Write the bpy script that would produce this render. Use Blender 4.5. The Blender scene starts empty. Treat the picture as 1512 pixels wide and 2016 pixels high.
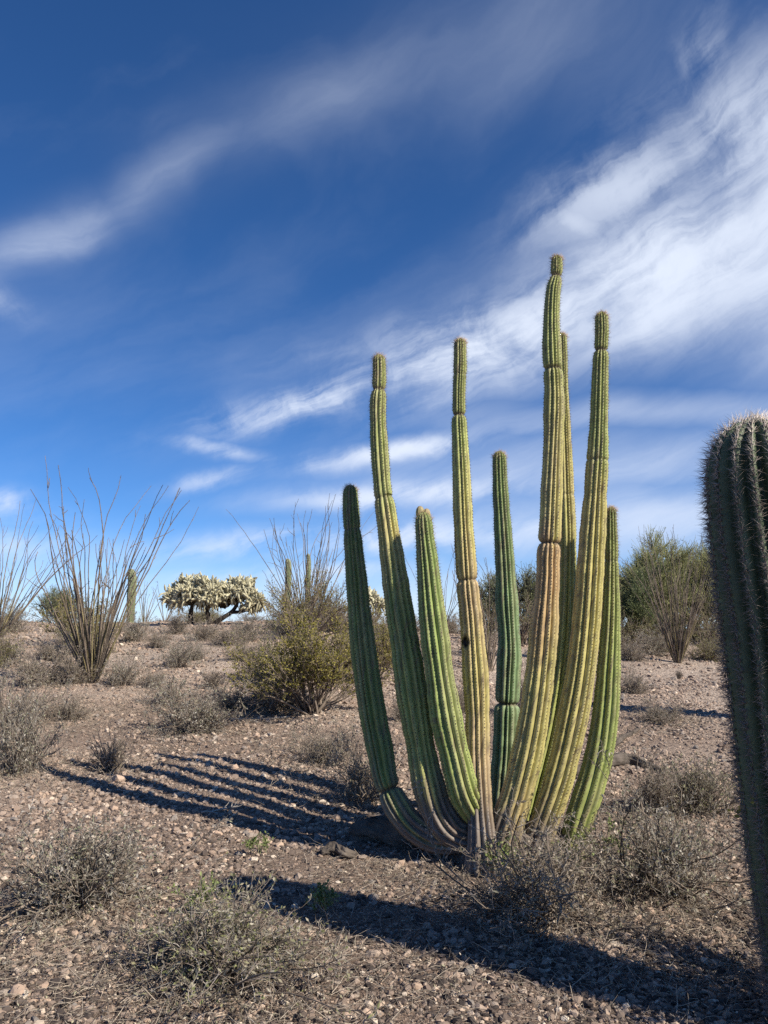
import bpy, math
import numpy as np
from mathutils import Vector

# ------------------------------------------------------------------ camera, sky, sun
scene = bpy.context.scene
COL = scene.collection
F, CX, CY = 1600.0, 756.0, 1008.0            # focal length and centre of the photograph in its own pixels
TILT = math.radians(8.25)
CAMZ = 1.6
cd = bpy.data.cameras.new('camera'); cam = bpy.data.objects.new('camera', cd); COL.objects.link(cam)
cd.sensor_fit = 'VERTICAL'; cd.sensor_height = 36.0; cd.lens = 36.0 * F / 2016.0
cd.clip_start = 0.05; cd.clip_end = 20000
cam.location = (0, 0, CAMZ); cam.rotation_euler = (math.pi / 2 + TILT, 0, 0)
scene.camera = cam
scene.render.resolution_x, scene.render.resolution_y = 768, 1024
scene.view_settings.view_transform = 'Standard'; scene.view_settings.look = 'None'
scene.view_settings.exposure = 0.45; scene.view_settings.gamma = 1.0
scene.cycles.use_denoising = False
scene.cycles.max_bounces = 5; scene.cycles.diffuse_bounces = 3; scene.cycles.transparent_max_bounces = 8

SUN_EL = math.radians(38.5)
SUN_AZ = math.radians(123.0)                 # clockwise from +Y
sun_dir = Vector((math.sin(SUN_AZ) * math.cos(SUN_EL), math.cos(SUN_AZ) * math.cos(SUN_EL), math.sin(SUN_EL)))

def ray(px, py):
    X = (px - CX) / F; Y = (CY - py) / F
    c, s = math.cos(TILT), math.sin(TILT)
    return np.array([X, c - Y * s, s + Y * c])

def azel(px, py):
    d = ray(px, py); d = d / np.linalg.norm(d)
    return math.atan2(d[0], d[1]), math.asin(d[2])

world = bpy.data.worlds.new('World'); scene.world = world; world.use_nodes = True
world.cycles.sampling_method = 'MANUAL'; world.cycles.sample_map_resolution = 256
wt = world.node_tree; wt.nodes.clear()

class S:
    """a socket with arithmetic"""
    nt = None
    def __init__(self, s): self.s = s
    @staticmethod
    def m(op, *a, clamp=False):
        n = S.nt.nodes.new('ShaderNodeMath'); n.operation = op; n.use_clamp = clamp
        for i, v in enumerate(a):
            if isinstance(v, S): S.nt.links.new(v.s, n.inputs[i])
            else: n.inputs[i].default_value = float(v)
        return S(n.outputs[0])
    def __add__(a, b): return S.m('ADD', a, b)
    __radd__ = __add__
    def __sub__(a, b): return S.m('SUBTRACT', a, b)
    def __rsub__(a, b): return S.m('SUBTRACT', b, a)
    def __mul__(a, b): return S.m('MULTIPLY', a, b)
    __rmul__ = __mul__
    def __truediv__(a, b): return S.m('DIVIDE', a, b)
def comb(x, y, z=0.0):
    n = S.nt.nodes.new('ShaderNodeCombineXYZ')
    for i, v in enumerate((x, y, z)):
        if isinstance(v, S): S.nt.links.new(v.s, n.inputs[i])
        else: n.inputs[i].default_value = v
    return n.outputs[0]
def noise(vec, scale, detail=5, rough=0.55, dist=0.0):
    n = S.nt.nodes.new('ShaderNodeTexNoise'); n.inputs['Scale'].default_value = scale
    n.inputs['Detail'].default_value = detail; n.inputs['Roughness'].default_value = rough
    n.inputs['Distortion'].default_value = dist
    S.nt.links.new(vec, n.inputs['Vector'])
    return n
def smooth(v, a, b, lo=0.0, hi=1.0):
    n = S.nt.nodes.new('ShaderNodeMapRange'); n.interpolation_type = 'SMOOTHSTEP'
    S.nt.links.new(v.s, n.inputs['Value'])
    for k, x in (('From Min', a), ('From Max', b), ('To Min', lo), ('To Max', hi)): n.inputs[k].default_value = x
    return S(n.outputs['Result'])

def build_world():
    S.nt = wt
    N, L = wt.nodes, wt.links
    out = N.new('ShaderNodeOutputWorld'); bg = N.new('ShaderNodeBackground')
    L.new(bg.outputs[0], out.inputs[0])
    sky = N.new('ShaderNodeTexSky'); sky.sky_type = 'NISHITA'; sky.sun_disc = False
    sky.sun_elevation = SUN_EL; sky.sun_rotation = SUN_AZ
    sky.altitude = 400; sky.air_density = 0.72; sky.dust_density = 0.0; sky.ozone_density = 6.0
    tc = N.new('ShaderNodeTexCoord'); sep = N.new('ShaderNodeSeparateXYZ')
    L.new(tc.outputs['Generated'], sep.inputs[0])
    dx, dy, dz = (S(sep.outputs[i]) for i in range(3))
    az = S.m('ARCTAN2', dx, dy); el = S.m('ARCSINE', dz)
    # wind-blown distortion of the cirrus, two scales
    base = comb(az, el)
    n1 = noise(base, 4.5, 3, 0.5); n2 = noise(base, 13, 6, 0.6, 0.35)
    s1 = N.new('ShaderNodeSeparateXYZ'); L.new(n1.outputs['Color'], s1.inputs[0])
    s2 = N.new('ShaderNodeSeparateXYZ'); L.new(n2.outputs['Color'], s2.inputs[0])
    va = az + (S(s1.outputs[0]) - 0.5) * 0.09 + (S(s2.outputs[0]) - 0.5) * 0.012
    ve = el + (S(s1.outputs[1]) - 0.5) * 0.06 + (S(s2.outputs[1]) - 0.5) * 0.012
    far = S.m('MINIMUM', S.m('MAXIMUM', el * 2.6, 0.6), 1.0)      # streaks flatten with distance
    wa = az + (S(s1.outputs[0]) - 0.5) * 0.10 + (S(s2.outputs[0]) - 0.5) * 0.040
    we = el + ((S(s1.outputs[1]) - 0.5) * 0.06 + (S(s2.outputs[1]) - 0.5) * 0.034) * far
    # cirrus streaks (x0,y0,w0, x1,y1,w1, density), end points given by where they stand in the sky
    veil = [(-300, 640, 60, 30, 505, 44, .36), (-40, 520, 46, 240, 400, 44, .34), (120, 460, 42, 500, 220, 50, .26), (400, 270, 56, 850, 65, 90, .19),
            (740, 110, 85, 1400, -40, 130, .13), (1900, 370, 240, 1400, 520, 165, .72), (1520, 470, 150, 1050, 645, 95, .62), (1180, 610, 90, 760, 770, 55, .36), (-2500, 1225, 130, 4500, 1225, 130, .60),
            (700, 945, 70, 1700, 870, 75, .44), (900, 835, 34, 1800, 765, 44, .42), (800, 1030, 75, 1900, 1010, 85, .58),
            (-1000, 820, 90, -400, 620, 90, .4), (2100, 300, 160, 3000, 200, 160, .5)]
    curl = [(1900, 300, 210, 1440, 460, 140, .50), (1520, 440, 140, 1100, 600, 90, .72), (1180, 580, 90, 720, 765, 62, .80), (800, 740, 55, 420, 840, 26, .66),
            (1750, 170, 140, 1330, 290, 95, .56), (1380, 280, 90, 1060, 440, 55, .52), (1420, 60, 55, 1370, 150, 50, .42), (1080, 405, 24, 1200, 440, 45, .5),
            (1200, 560, 60, 640, 700, 36, .36),
            (-100, 560, 25, 55, 625, 24, .34), (20, 515, 26, 195, 458, 16, .10),
            (610, 916, 13, 940, 864, 28, .78), (320, 868, 14, 530, 905, 18, .44), (360, 960, 16, 500, 933, 18, .46), (580, 986, 13, 990, 960, 32, .72),
            (390, 1076, 15, 1010, 1038, 36, .72), (430, 1130, 11, 740, 1118, 20, .5), (-200, 975, 34, 80, 1002, 26, .64), (-200, 1075, 36, 120, 1070, 26, .46)]
    def total(lst, a, e):
        tot = None; k = 1.0 / F; v = comb(a, e)
        for x0, y0, w0, x1, y1, w1, den in lst:
            a0, e0 = azel(x0, y0); a1, e1 = azel(x1, y1)
            mp = N.new('ShaderNodeMapping'); mp.vector_type = 'TEXTURE'; L.new(v, mp.inputs['Vector'])
            mp.inputs['Location'].default_value = ((a0 + a1) / 2, (e0 + e1) / 2, 0)
            mp.inputs['Rotation'].default_value = (0, 0, math.atan2(e1 - e0, a1 - a0))
            mp.inputs['Scale'].default_value = (math.hypot(a1 - a0, e1 - e0) * .56 + .3 * (w0 + w1) * k * .5, (w0 + w1) * .5 * k, 1)
            dt = N.new('ShaderNodeVectorMath'); dt.operation = 'DOT_PRODUCT'; L.new(mp.outputs[0], dt.inputs[0]); L.new(mp.outputs[0], dt.inputs[1])
            g = S.m('POWER', math.exp(-1), S(dt.outputs['Value'])) * den
            tot = g if tot is None else S.m('MAXIMUM', tot, g)
        return tot
    tv = total(veil, va, ve); tw = total(curl, wa, we)
    # fibres along the drift and finer wisps across it
    ang = math.radians(24); c, s = math.cos(ang), math.sin(ang)
    al = wa * c + we * s; ac = we * c - wa * s
    fib = S(noise(comb(al * 0.30, ac * 1.7, 3.0), 11, 9, 0.62, 0.3).outputs['Fac'])
    wisp = S(noise(comb(wa * 1.5, we * 1.1, 7.0), 9, 9, 0.62, 0.5).outputs['Fac'])
    tex = fib * 0.62 + wisp * 0.38
    mv = smooth(fib, 0.25, 0.75, 0.72, 1.12)
    mc = smooth(tex, 0.35, 0.62, 0.05, 1.15)
    A1 = tv * mv; A2 = tw * mc
    alpha = 1.0 - (1.0 - A1) * (1.0 - A2)
    thin = smooth(S(noise(comb(al * 0.5, ac * 1.5, 11.0), 3.2, 6, 0.55, 0.4).outputs['Fac']), 0.45, 0.8, 0.0, 0.12)
    alpha = smooth(alpha, 0.02, 0.88, 0.0, 0.95) * 0.5 + alpha * 0.5
    alpha = S.m('MINIMUM', alpha + thin, 0.95)
    # deeper blue of a polarised desert sky, same factor everywhere
    hsv = N.new('ShaderNodeHueSaturation'); hsv.inputs['Saturation'].default_value = 1.07
    tint = N.new('ShaderNodeMix'); tint.data_type = 'RGBA'; tint.blend_type = 'MULTIPLY'; tint.inputs[0].default_value = 1
    tint.inputs[7].default_value = (0.96, 1.16, 1.36, 1)
    L.new(sky.outputs[0], tint.inputs[6]); L.new(tint.outputs[2], hsv.inputs['Color'])
    mix = N.new('ShaderNodeMix'); mix.data_type = 'RGBA'
    L.new(alpha.s, mix.inputs[0]); L.new(hsv.outputs[0], mix.inputs[6])
    mix.inputs[7].default_value = (8.7, 9.5, 11.0, 1)
    L.new(mix.outputs[2], bg.inputs[0]); bg.inputs[1].default_value = 0.072
build_world()

sl = bpy.data.lights.new('sun', 'SUN'); sl.energy = 5.0; sl.angle = math.radians(0.53); sl.color = (1.0, 0.925, 0.78)
sun = bpy.data.objects.new('sun', sl); COL.objects.link(sun)
sun.location = (20, -10, 20); sun.rotation_euler = (-sun_dir).to_track_quat('-Z', 'Y').to_euler()

# ------------------------------------------------------------------ helpers
rng = np.random.default_rng(7)

def mesh_from(name, parts, mat=None, smooth_faces=True):
    """parts: list of (verts Nx3, faces MxK, colour Nx3 or None); one mesh"""
    vs, loops, starts, tots, cols = [], [], [], [], []
    off = 0; lo = 0; has_col = any(p[2] is not None for p in parts)
    for v, f, c in parts:
        v = np.asarray(v, float); f = np.asarray(f, np.int64)
        vs.append(v); k = f.shape[1]
        loops.append((f + off).ravel()); starts.append(lo + np.arange(len(f)) * k); tots.append(np.full(len(f), k))
        if has_col: cols.append(np.ones((len(v), 3)) * 0.5 if c is None else np.asarray(c, float))
        off += len(v); lo += f.size
    V = np.concatenate(vs); Lp = np.concatenate(loops); St = np.concatenate(starts)
    me = bpy.data.meshes.new(name)
    me.vertices.add(len(V)); me.vertices.foreach_set('co', V.ravel().astype(np.float32))
    me.loops.add(len(Lp)); me.loops.foreach_set('vertex_index', Lp.astype(np.int32))
    me.polygons.add(len(St)); me.polygons.foreach_set('loop_start', St.astype(np.int32))
    me.update(calc_edges=True)
    if smooth_faces: me.polygons.foreach_set('use_smooth', np.ones(len(St), bool))
    if has_col:
        C = np.concatenate(cols); a = me.color_attributes.new('Col', 'FLOAT_COLOR', 'POINT')
        a.data.foreach_set('color', np.concatenate([C, np.ones((len(C), 1))], 1).ravel().astype(np.float32))
    if mat: me.materials.append(mat)
    return me

def obj(name, me, parent=None, kind=None):
    o = bpy.data.objects.new(name, me); COL.objects.link(o)
    if parent is not None: o.parent = parent
    if kind: o['kind'] = kind
    return o

def thing(name, label, cat, loc=(0, 0, 0), rz=0.0, group=None, scale=(1, 1, 1)):
    o = bpy.data.objects.new(name, None); COL.objects.link(o); o.empty_display_size = 0.1
    o.location = tuple(float(x) for x in loc); o.rotation_euler = (0, 0, rz); o.scale = scale
    o['label'] = label; o['category'] = cat
    if group: o['group'] = group
    return o

def vnoise(x, y, seed=0):
    """smooth value noise"""
    x = np.asarray(x, float); y = np.asarray(y, float)
    xi = np.floor(x).astype(np.int64); yi = np.floor(y).astype(np.int64)
    fx = x - xi; fy = y - yi; fx = fx * fx * (3 - 2 * fx); fy = fy * fy * (3 - 2 * fy)
    def h(a, b):
        n = (a * 374761393 + b * 668265263 + seed * 1442695041) & 0xffffffff
        n = ((n ^ (n >> 13)) * 1274126177) & 0xffffffff
        return ((n ^ (n >> 16)) & 0xffff) / 65535.0
    return (h(xi, yi) * (1 - fx) + h(xi + 1, yi) * fx) * (1 - fy) + (h(xi, yi + 1) * (1 - fx) + h(xi + 1, yi + 1) * fx) * fy

_cy = np.array([-500, -20, 2.5, 4.5, 5.6, 7, 8, 10, 12, 16, 20, 22.5, 25, 29, 40, 80, 200, 6000.])
_cz = np.array([-1, -.05, 0, .03, .09, .26, .42, .70, .98, 1.43, 1.77, 1.89, 1.92, 1.7, .4, -3, -5, -5.])
_ty = np.concatenate([np.linspace(-500, -20, 200)[:-1], np.linspace(-20, 100, 2400), np.linspace(100, 6000, 600)[1:]])
_tz = np.interp(_ty, _cy, _cz)
for _ in range(30): _tz[1:-1] = (_tz[:-2] + 2 * _tz[1:-1] + _tz[2:]) / 4
def height(x, y):
    x = np.asarray(x, float); y = np.asarray(y, float)
    p = np.interp(y, _ty, _tz)
    t = np.clip((x + 5) / 11, 0, 1); t = t * t * (3 - 2 * t)
    p = np.where(p > 0, p * (1 - 0.30 * t), p)
    l = np.clip((-x - 4) / 8, 0, 1)
    p = np.where(p > 0, p * (1 - 0.10 * l), p)
    d = np.clip((np.hypot(x, y) - 3) / 8, 0, 1)
    n = (vnoise(x * .45, y * .45, 1) - .5) * .16 * (0.25 + d) + (vnoise(x * 1.6, y * 1.6, 2) - .5) * .05 + (vnoise(x * 5, y * 5, 3) - .5) * .016
    return p + n

def gp(px, py):
    """where the line of sight through a pixel meets the ground"""
    d = ray(px, py); t = np.geomspace(1.5, 60, 4000)
    P = np.array([0, 0, CAMZ]) + t[:, None] * d
    below = np.nonzero(P[:, 2] < height(P[:, 0], P[:, 1]))[0]
    i = below[0] if len(below) else len(t) - 1
    return np.array([P[i, 0], P[i, 1], float(height(P[i, 0], P[i, 1]))])
def at(px, py, Y):
    d = ray(px, py); return np.array([0, 0, CAMZ]) + d * (Y / d[1])
def gxy(x, y): return np.array([x, y, float(height(x, y))])

def frames(P):
    """tangent, normal, binormal along polylines P[M,N,3]"""
    T = np.gradient(P, axis=1); T /= np.linalg.norm(T, axis=2, keepdims=True) + 1e-12
    M, N, _ = P.shape
    ref = np.where(np.abs(T[:, :1, 2:3]) > .9, np.array([1., 0, 0]), np.array([0, 0, 1.]))
    A = np.empty_like(P); a = np.cross(T[:, 0], ref[:, 0]); a /= np.linalg.norm(a, axis=1, keepdims=True)
    A[:, 0] = a
    for i in range(1, N):
        a = A[:, i - 1] - T[:, i] * np.sum(A[:, i - 1] * T[:, i], 1, keepdims=True)
        A[:, i] = a / (np.linalg.norm(a, axis=1, keepdims=True) + 1e-12)
    return T, A, np.cross(T, A)

def tubes(P, R, sides=3, col=None):
    """tapered tubes along polylines P[M,N,3] with radii R[M,N]"""
    M, N, _ = P.shape
    T, A, B = frames(P)
    th = np.arange(sides) * 2 * math.pi / sides
    V = P[:, :, None] + R[:, :, None, None] * (A[:, :, None] * np.cos(th)[:, None] + B[:, :, None] * np.sin(th)[:, None])
    idx = np.arange(M * N * sides).reshape(M, N, sides)
    a = idx[:, :-1]; b = idx[:, 1:]
    Fq = np.stack([a, np.roll(a, -1, 2), np.roll(b, -1, 2), b], -1).reshape(-1, 4)
    C = None
    if col is not None:
        col = np.asarray(col, float)
        if col.ndim == 1: C = np.tile(col, (M * N * sides, 1))
        elif col.ndim == 2: C = np.repeat(col, N * sides, 0)
        else: C = np.repeat(col.reshape(M * N, 3), sides, 0)
    return V.reshape(-1, 3), Fq, C

def unit(v): return v / (np.linalg.norm(v, axis=-1, keepdims=True) + 1e-12)

def grow(r, start, direc, length, n, wig=0.15, up=0.0, droop=0.0):
    """wandering polylines from start[M,3] along direc[M,3]"""
    M = len(start); P = np.empty((M, n, 3)); P[:, 0] = start; d = unit(direc)
    st = (length / (n - 1))[:, None]
    for i in range(1, n):
        d = unit(d + r.normal(0, wig, (M, 3)) + np.array([0, 0, up - droop * i / n]))
        P[:, i] = P[:, i - 1] + d * st
    return P

def sprout(r, P, k, lo=0.2, hi=1.0, spread=0.7, lenr=(.1, .3), n=4, wig=0.15, up=0.0, droop=0.0, scale_t=True):
    """k side shoots from random places on the polylines"""
    M, N, _ = P.shape
    i = r.integers(0, M, k); t = r.uniform(lo, hi, k) * (N - 1.001); j = t.astype(int); f = (t - j)[:, None]
    st = P[i, j] * (1 - f) + P[i, j + 1] * f
    d = unit(P[i, j + 1] - P[i, j]) + unit(r.normal(0, 1, (k, 3))) * spread
    ln = r.uniform(*lenr, k)
    if scale_t: ln = ln * (1.15 - 0.6 * t / (N - 1))
    return grow(r, st, d, ln, n, wig, up, droop)

def leaves(r, P, k, lenr, wr, lo=0.2, hi=1.0, cols=None, flop=0.6):
    """small diamond leaves set along the polylines"""
    M, N, _ = P.shape
    i = r.integers(0, M, k); t = r.uniform(lo, hi, k) * (N - 1.001); j = t.astype(int); f = (t - j)[:, None]
    st = P[i, j] * (1 - f) + P[i, j + 1] * f
    d = unit(unit(P[i, j + 1] - P[i, j]) * (1 - flop) + unit(r.normal(0, 1, (k, 3))) * flop + [0, 0, .15])
    s = unit(np.cross(d, unit(r.normal(0, 1, (k, 3)))))
    nn = np.cross(d, s)
    L = r.uniform(*lenr, k)[:, None]; W = r.uniform(*wr, k)[:, None]
    V = np.stack([st, st + d * L * .5 + s * W, st + d * L + nn * W * .3, st + d * L * .5 - s * W], 1).reshape(-1, 3)
    Fq = np.arange(k * 4).reshape(k, 4)
    C = None
    if cols is not None:
        cols = np.asarray(cols, float)
        C = cols[r.integers(0, len(cols), k)] * r.uniform(.75, 1.25, (k, 1)); C = np.repeat(C, 4, 0)
    return V, Fq, C

def needles(base, tip, rad, col):
    """three-sided thorns"""
    K = len(base); d = unit(tip - base)
    a = unit(np.cross(d, np.where(np.abs(d[:, 2:3]) > .8, [[1., 0, 0]], [[0, 0, 1.]]))); b = np.cross(d, a)
    rad = np.broadcast_to(np.asarray(rad, float), (K,))[:, None]
    V = np.stack([base + a * rad, base + (-.5 * a + .866 * b) * rad, base + (-.5 * a - .866 * b) * rad, tip], 1).reshape(-1, 3)
    o = np.arange(K)[:, None] * 4
    Fq = np.concatenate([o + [0, 1, 3], o + [1, 2, 3], o + [2, 0, 3]])
    C = np.repeat(np.broadcast_to(np.asarray(col, float), (K, 3)), 4, 0)
    return V, Fq, C

# ------------------------------------------------------------------ materials
def material(name, rough=0.8, spec=0.2):
    m = bpy.data.materials.new(name); m.use_nodes = True
    nt = m.node_tree; b = nt.nodes['Principled BSDF']
    b.inputs['Roughness'].default_value = rough; b.inputs['Specular IOR Level'].default_value = spec
    return m, nt, b
def vary(nt, col_socket, bsdf, scale=8, amt=0.35, detail=4, coord='Object', bump=0.0, bscale=60, bdist=0.01):
    tc = nt.nodes.new('ShaderNodeTexCoord')
    n = nt.nodes.new('ShaderNodeTexNoise'); n.inputs['Scale'].default_value = scale; n.inputs['Detail'].default_value = detail
    nt.links.new(tc.outputs[coord], n.inputs['Vector'])
    mr = nt.nodes.new('ShaderNodeMapRange'); mr.inputs['From Min'].default_value = .25; mr.inputs['From Max'].default_value = .75
    mr.inputs['To Min'].default_value = 1 - amt; mr.inputs['To Max'].default_value = 1 + amt
    nt.links.new(n.outputs['Fac'], mr.inputs['Value'])
    mx = nt.nodes.new('ShaderNodeVectorMath'); mx.operation = 'SCALE'
    nt.links.new(col_socket, mx.inputs[0]); nt.links.new(mr.outputs[0], mx.inputs['Scale'])
    nt.links.new(mx.outputs[0], bsdf.inputs['Base Color'])
    if bump:
        n2 = nt.nodes.new('ShaderNodeTexNoise'); n2.inputs['Scale'].default_value = bscale; n2.inputs['Detail'].default_value = 6
        nt.links.new(tc.outputs[coord], n2.inputs['Vector'])
        bp = nt.nodes.new('ShaderNodeBump'); bp.inputs['Strength'].default_value = bump; bp.inputs['Distance'].default_value = bdist
        nt.links.new(n2.outputs['Fac'], bp.inputs['Height']); nt.links.new(bp.outputs[0], bsdf.inputs['Normal'])
def attr_mat(name, rough=.8, spec=.2, **kw):
    m, nt, b = material(name, rough, spec)
    a = nt.nodes.new('ShaderNodeAttribute'); a.attribute_name = 'Col'
    vary(nt, a.outputs['Color'], b, **kw)
    return m
def rgb_mat(name, rgb, rough=.85, spec=.15, **kw):
    m, nt, b = material(name, rough, spec)
    c = nt.nodes.new('ShaderNodeRGB'); c.outputs[0].default_value = (*rgb, 1)
    vary(nt, c.outputs[0], b, **kw)
    return m
M_skin = attr_mat('cactus_skin', .55, .35, scale=14, amt=.22, bump=.25, bscale=220, bdist=.003)
M_spine = attr_mat('cactus_spines', .6, .3, scale=30, amt=.2)
M_twig = attr_mat('dry_twigs', .85, .15, scale=25, amt=.3)
M_bark = attr_mat('bark', .9, .1, scale=18, amt=.35, bump=.6, bscale=60, bdist=.02)
M_wood = rgb_mat('dead_wood', (.115, .095, .08), scale=9, amt=.6, bump=.8, bscale=40, bdist=.02)
def leaf_mat():
    m, nt, b = material('small_leaves', .6, .25)
    a = nt.nodes.new('ShaderNodeAttribute'); a.attribute_name = 'Col'
    nt.links.new(a.outputs['Color'], b.inputs['Base Color'])
    tr = nt.nodes.new('ShaderNodeBsdfTranslucent'); nt.links.new(a.outputs['Color'], tr.inputs[0])
    mx = nt.nodes.new('ShaderNodeMixShader'); mx.inputs[0].default_value = .3
    nt.links.new(b.outputs[0], mx.inputs[1]); nt.links.new(tr.outputs[0], mx.inputs[2])
    nt.links.new(mx.outputs[0], nt.nodes['Material Output'].inputs[0])
    return m
M_leaf = leaf_mat()

STONE_RAMP = [(0.0, (.062, .05, .046)), (.17, (.135, .104, .088)), (.34, (.23, .175, .143)), (.52, (.325, .24, .188)),
              (.66, (.42, .325, .26)), (.77, (.22, .196, .178)), (.87, (.47, .335, .25)), (1.0, (.66, .57, .47))]
def ramp(nt, stops, interp='LINEAR'):
    r = nt.nodes.new('ShaderNodeValToRGB'); cr = r.color_ramp; cr.interpolation = interp
    while len(cr.elements) < len(stops): cr.elements.new(.5)
    for e, (p, c) in zip(cr.elements, stops): e.position = p; e.color = (*c, 1)
    return r
def ground_mat():
    m, nt, b = material('stony_desert_soil', .95, .1)
    N, L = nt.nodes, nt.links
    tc = N.new('ShaderNodeTexCoord')
    big = N.new('ShaderNodeTexNoise'); big.inputs['Scale'].default_value = .5; big.inputs['Detail'].default_value = 6
    L.new(tc.outputs['Object'], big.inputs['Vector'])
    gy = N.new('ShaderNodeSeparateXYZ'); L.new(tc.outputs['Object'], gy.inputs[0])
    up = N.new('ShaderNodeMapRange'); up.inputs['From Min'].default_value = 4; up.inputs['From Max'].default_value = 13
    up.inputs['To Min'].default_value = -.26; up.inputs['To Max'].default_value = .22; L.new(gy.outputs[1], up.inputs[0])   # paler gravel soil higher up the slope
    bs = N.new('ShaderNodeMath'); L.new(big.outputs['Fac'], bs.inputs[0]); L.new(up.outputs[0], bs.inputs[1])
    soil = ramp(nt, [(.25, (.15, .108, .084)), (.45, (.27, .195, .15)), (.62, (.48, .375, .30)), (.82, (.60, .485, .395))]); L.new(bs.outputs[0], soil.inputs[0])
    col = soil.outputs[0]; hgt = None
    for sc, lo, hi, f in ((55, .0, .055, .9), (120, .0, .06, .8), (24, .0, .045, .55)):
        v = N.new('ShaderNodeTexVoronoi'); v.inputs['Scale'].default_value = sc; v.inputs['Randomness'].default_value = 1
        L.new(tc.outputs['Object'], v.inputs['Vector'])
        sp = N.new('ShaderNodeSeparateColor'); L.new(v.outputs['Color'], sp.inputs[0])
        rp = ramp(nt, STONE_RAMP); L.new(sp.outputs[0], rp.inputs[0])
        mr = N.new('ShaderNodeMapRange'); mr.inputs['From Min'].default_value = .52; mr.inputs['From Max'].default_value = .40
        mr.inputs['To Min'].default_value = 0; mr.inputs['To Max'].default_value = f; L.new(v.outputs['Distance'], mr.inputs[0])
        gt = N.new('ShaderNodeMath'); gt.operation = 'GREATER_THAN'; gt.inputs[1].default_value = .3 if sc > 30 else .55; L.new(sp.outputs[1], gt.inputs[0])
        mu = N.new('ShaderNodeMath'); mu.operation = 'MULTIPLY'; L.new(mr.outputs[0], mu.inputs[0]); L.new(gt.outputs[0], mu.inputs[1])
        mx = N.new('ShaderNodeMix'); mx.data_type = 'RGBA'; L.new(mu.outputs[0], mx.inputs[0]); L.new(col, mx.inputs[6]); L.new(rp.outputs[0], mx.inputs[7])
        col = mx.outputs[2]
        hm = N.new('ShaderNodeMath'); hm.operation = 'MULTIPLY'; hm.inputs[1].default_value = .3 / sc * 1.6; L.new(mu.outputs[0], hm.inputs[0])
        if hgt is None: hgt = hm.outputs[0]
        else:
            ad = N.new('ShaderNodeMath'); ad.operation = 'ADD'; L.new(hgt, ad.inputs[0]); L.new(hm.outputs[0], ad.inputs[1]); hgt = ad.outputs[0]
    fine = N.new('ShaderNodeTexNoise'); fine.inputs['Scale'].default_value = 130; fine.inputs['Detail'].default_value = 5
    L.new(tc.outputs['Object'], fine.inputs['Vector'])
    fm = N.new('ShaderNodeMath'); fm.operation = 'MULTIPLY_ADD'; fm.inputs[1].default_value = .006; L.new(fine.outputs['Fac'], fm.inputs[0]); L.new(hgt, fm.inputs[2])
    bp = N.new('ShaderNodeBump'); bp.inputs['Strength'].default_value = 1; bp.inputs['Distance'].default_value = 1; L.new(fm.outputs[0], bp.inputs['Height'])
    L.new(bp.outputs[0], b.inputs['Normal']); L.new(col, b.inputs['Base Color'])
    return m
def stone_mat(instancer):
    m, nt, b = material('desert_stone' + ('_gravel' if instancer else ''), .9, .15)
    N, L = nt.nodes, nt.links
    if instancer:
        a = N.new('ShaderNodeAttribute'); a.attribute_type = 'INSTANCER'; a.attribute_name = 'tone'; src = a.outputs['Fac']
    else:
        a = N.new('ShaderNodeObjectInfo'); src = a.outputs['Random']
    rp = ramp(nt, STONE_RAMP); L.new(src, rp.inputs[0])
    vary(nt, rp.outputs[0], b, scale=45, amt=.28, bump=.35, bscale=90, bdist=.008)
    return m

# ------------------------------------------------------------------ ground
def build_ground():
    u = np.linspace(-1, 1, 421); v = np.linspace(-1, 1, 461)
    k = 11.5
    xs = np.sinh(u * k) / math.sinh(k) * 4000; xs = np.sign(u) * np.maximum(np.abs(xs), np.abs(u) * 14)
    ys = np.sinh(v * k) / math.sinh(k) * 4000; ys = np.sign(v) * np.maximum(np.abs(ys), np.abs(v) * 17) + 6.0
    X, Y = np.meshgrid(xs, ys); Z = height(X, Y)
    V = np.stack([X, Y, Z], -1).reshape(-1, 3); nx = len(xs)
    i = np.arange(len(V)).reshape(len(ys), nx)
    Fq = np.stack([i[:-1, :-1], i[:-1, 1:], i[1:, 1:], i[1:, :-1]], -1).reshape(-1, 4)
    g = obj('ground', mesh_from('ground', [(V, Fq, None)], ground_mat()), kind='structure')
    g['label'] = 'stony brown desert ground rising gently to a low crest'
    return g
ground = build_ground()

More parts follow.
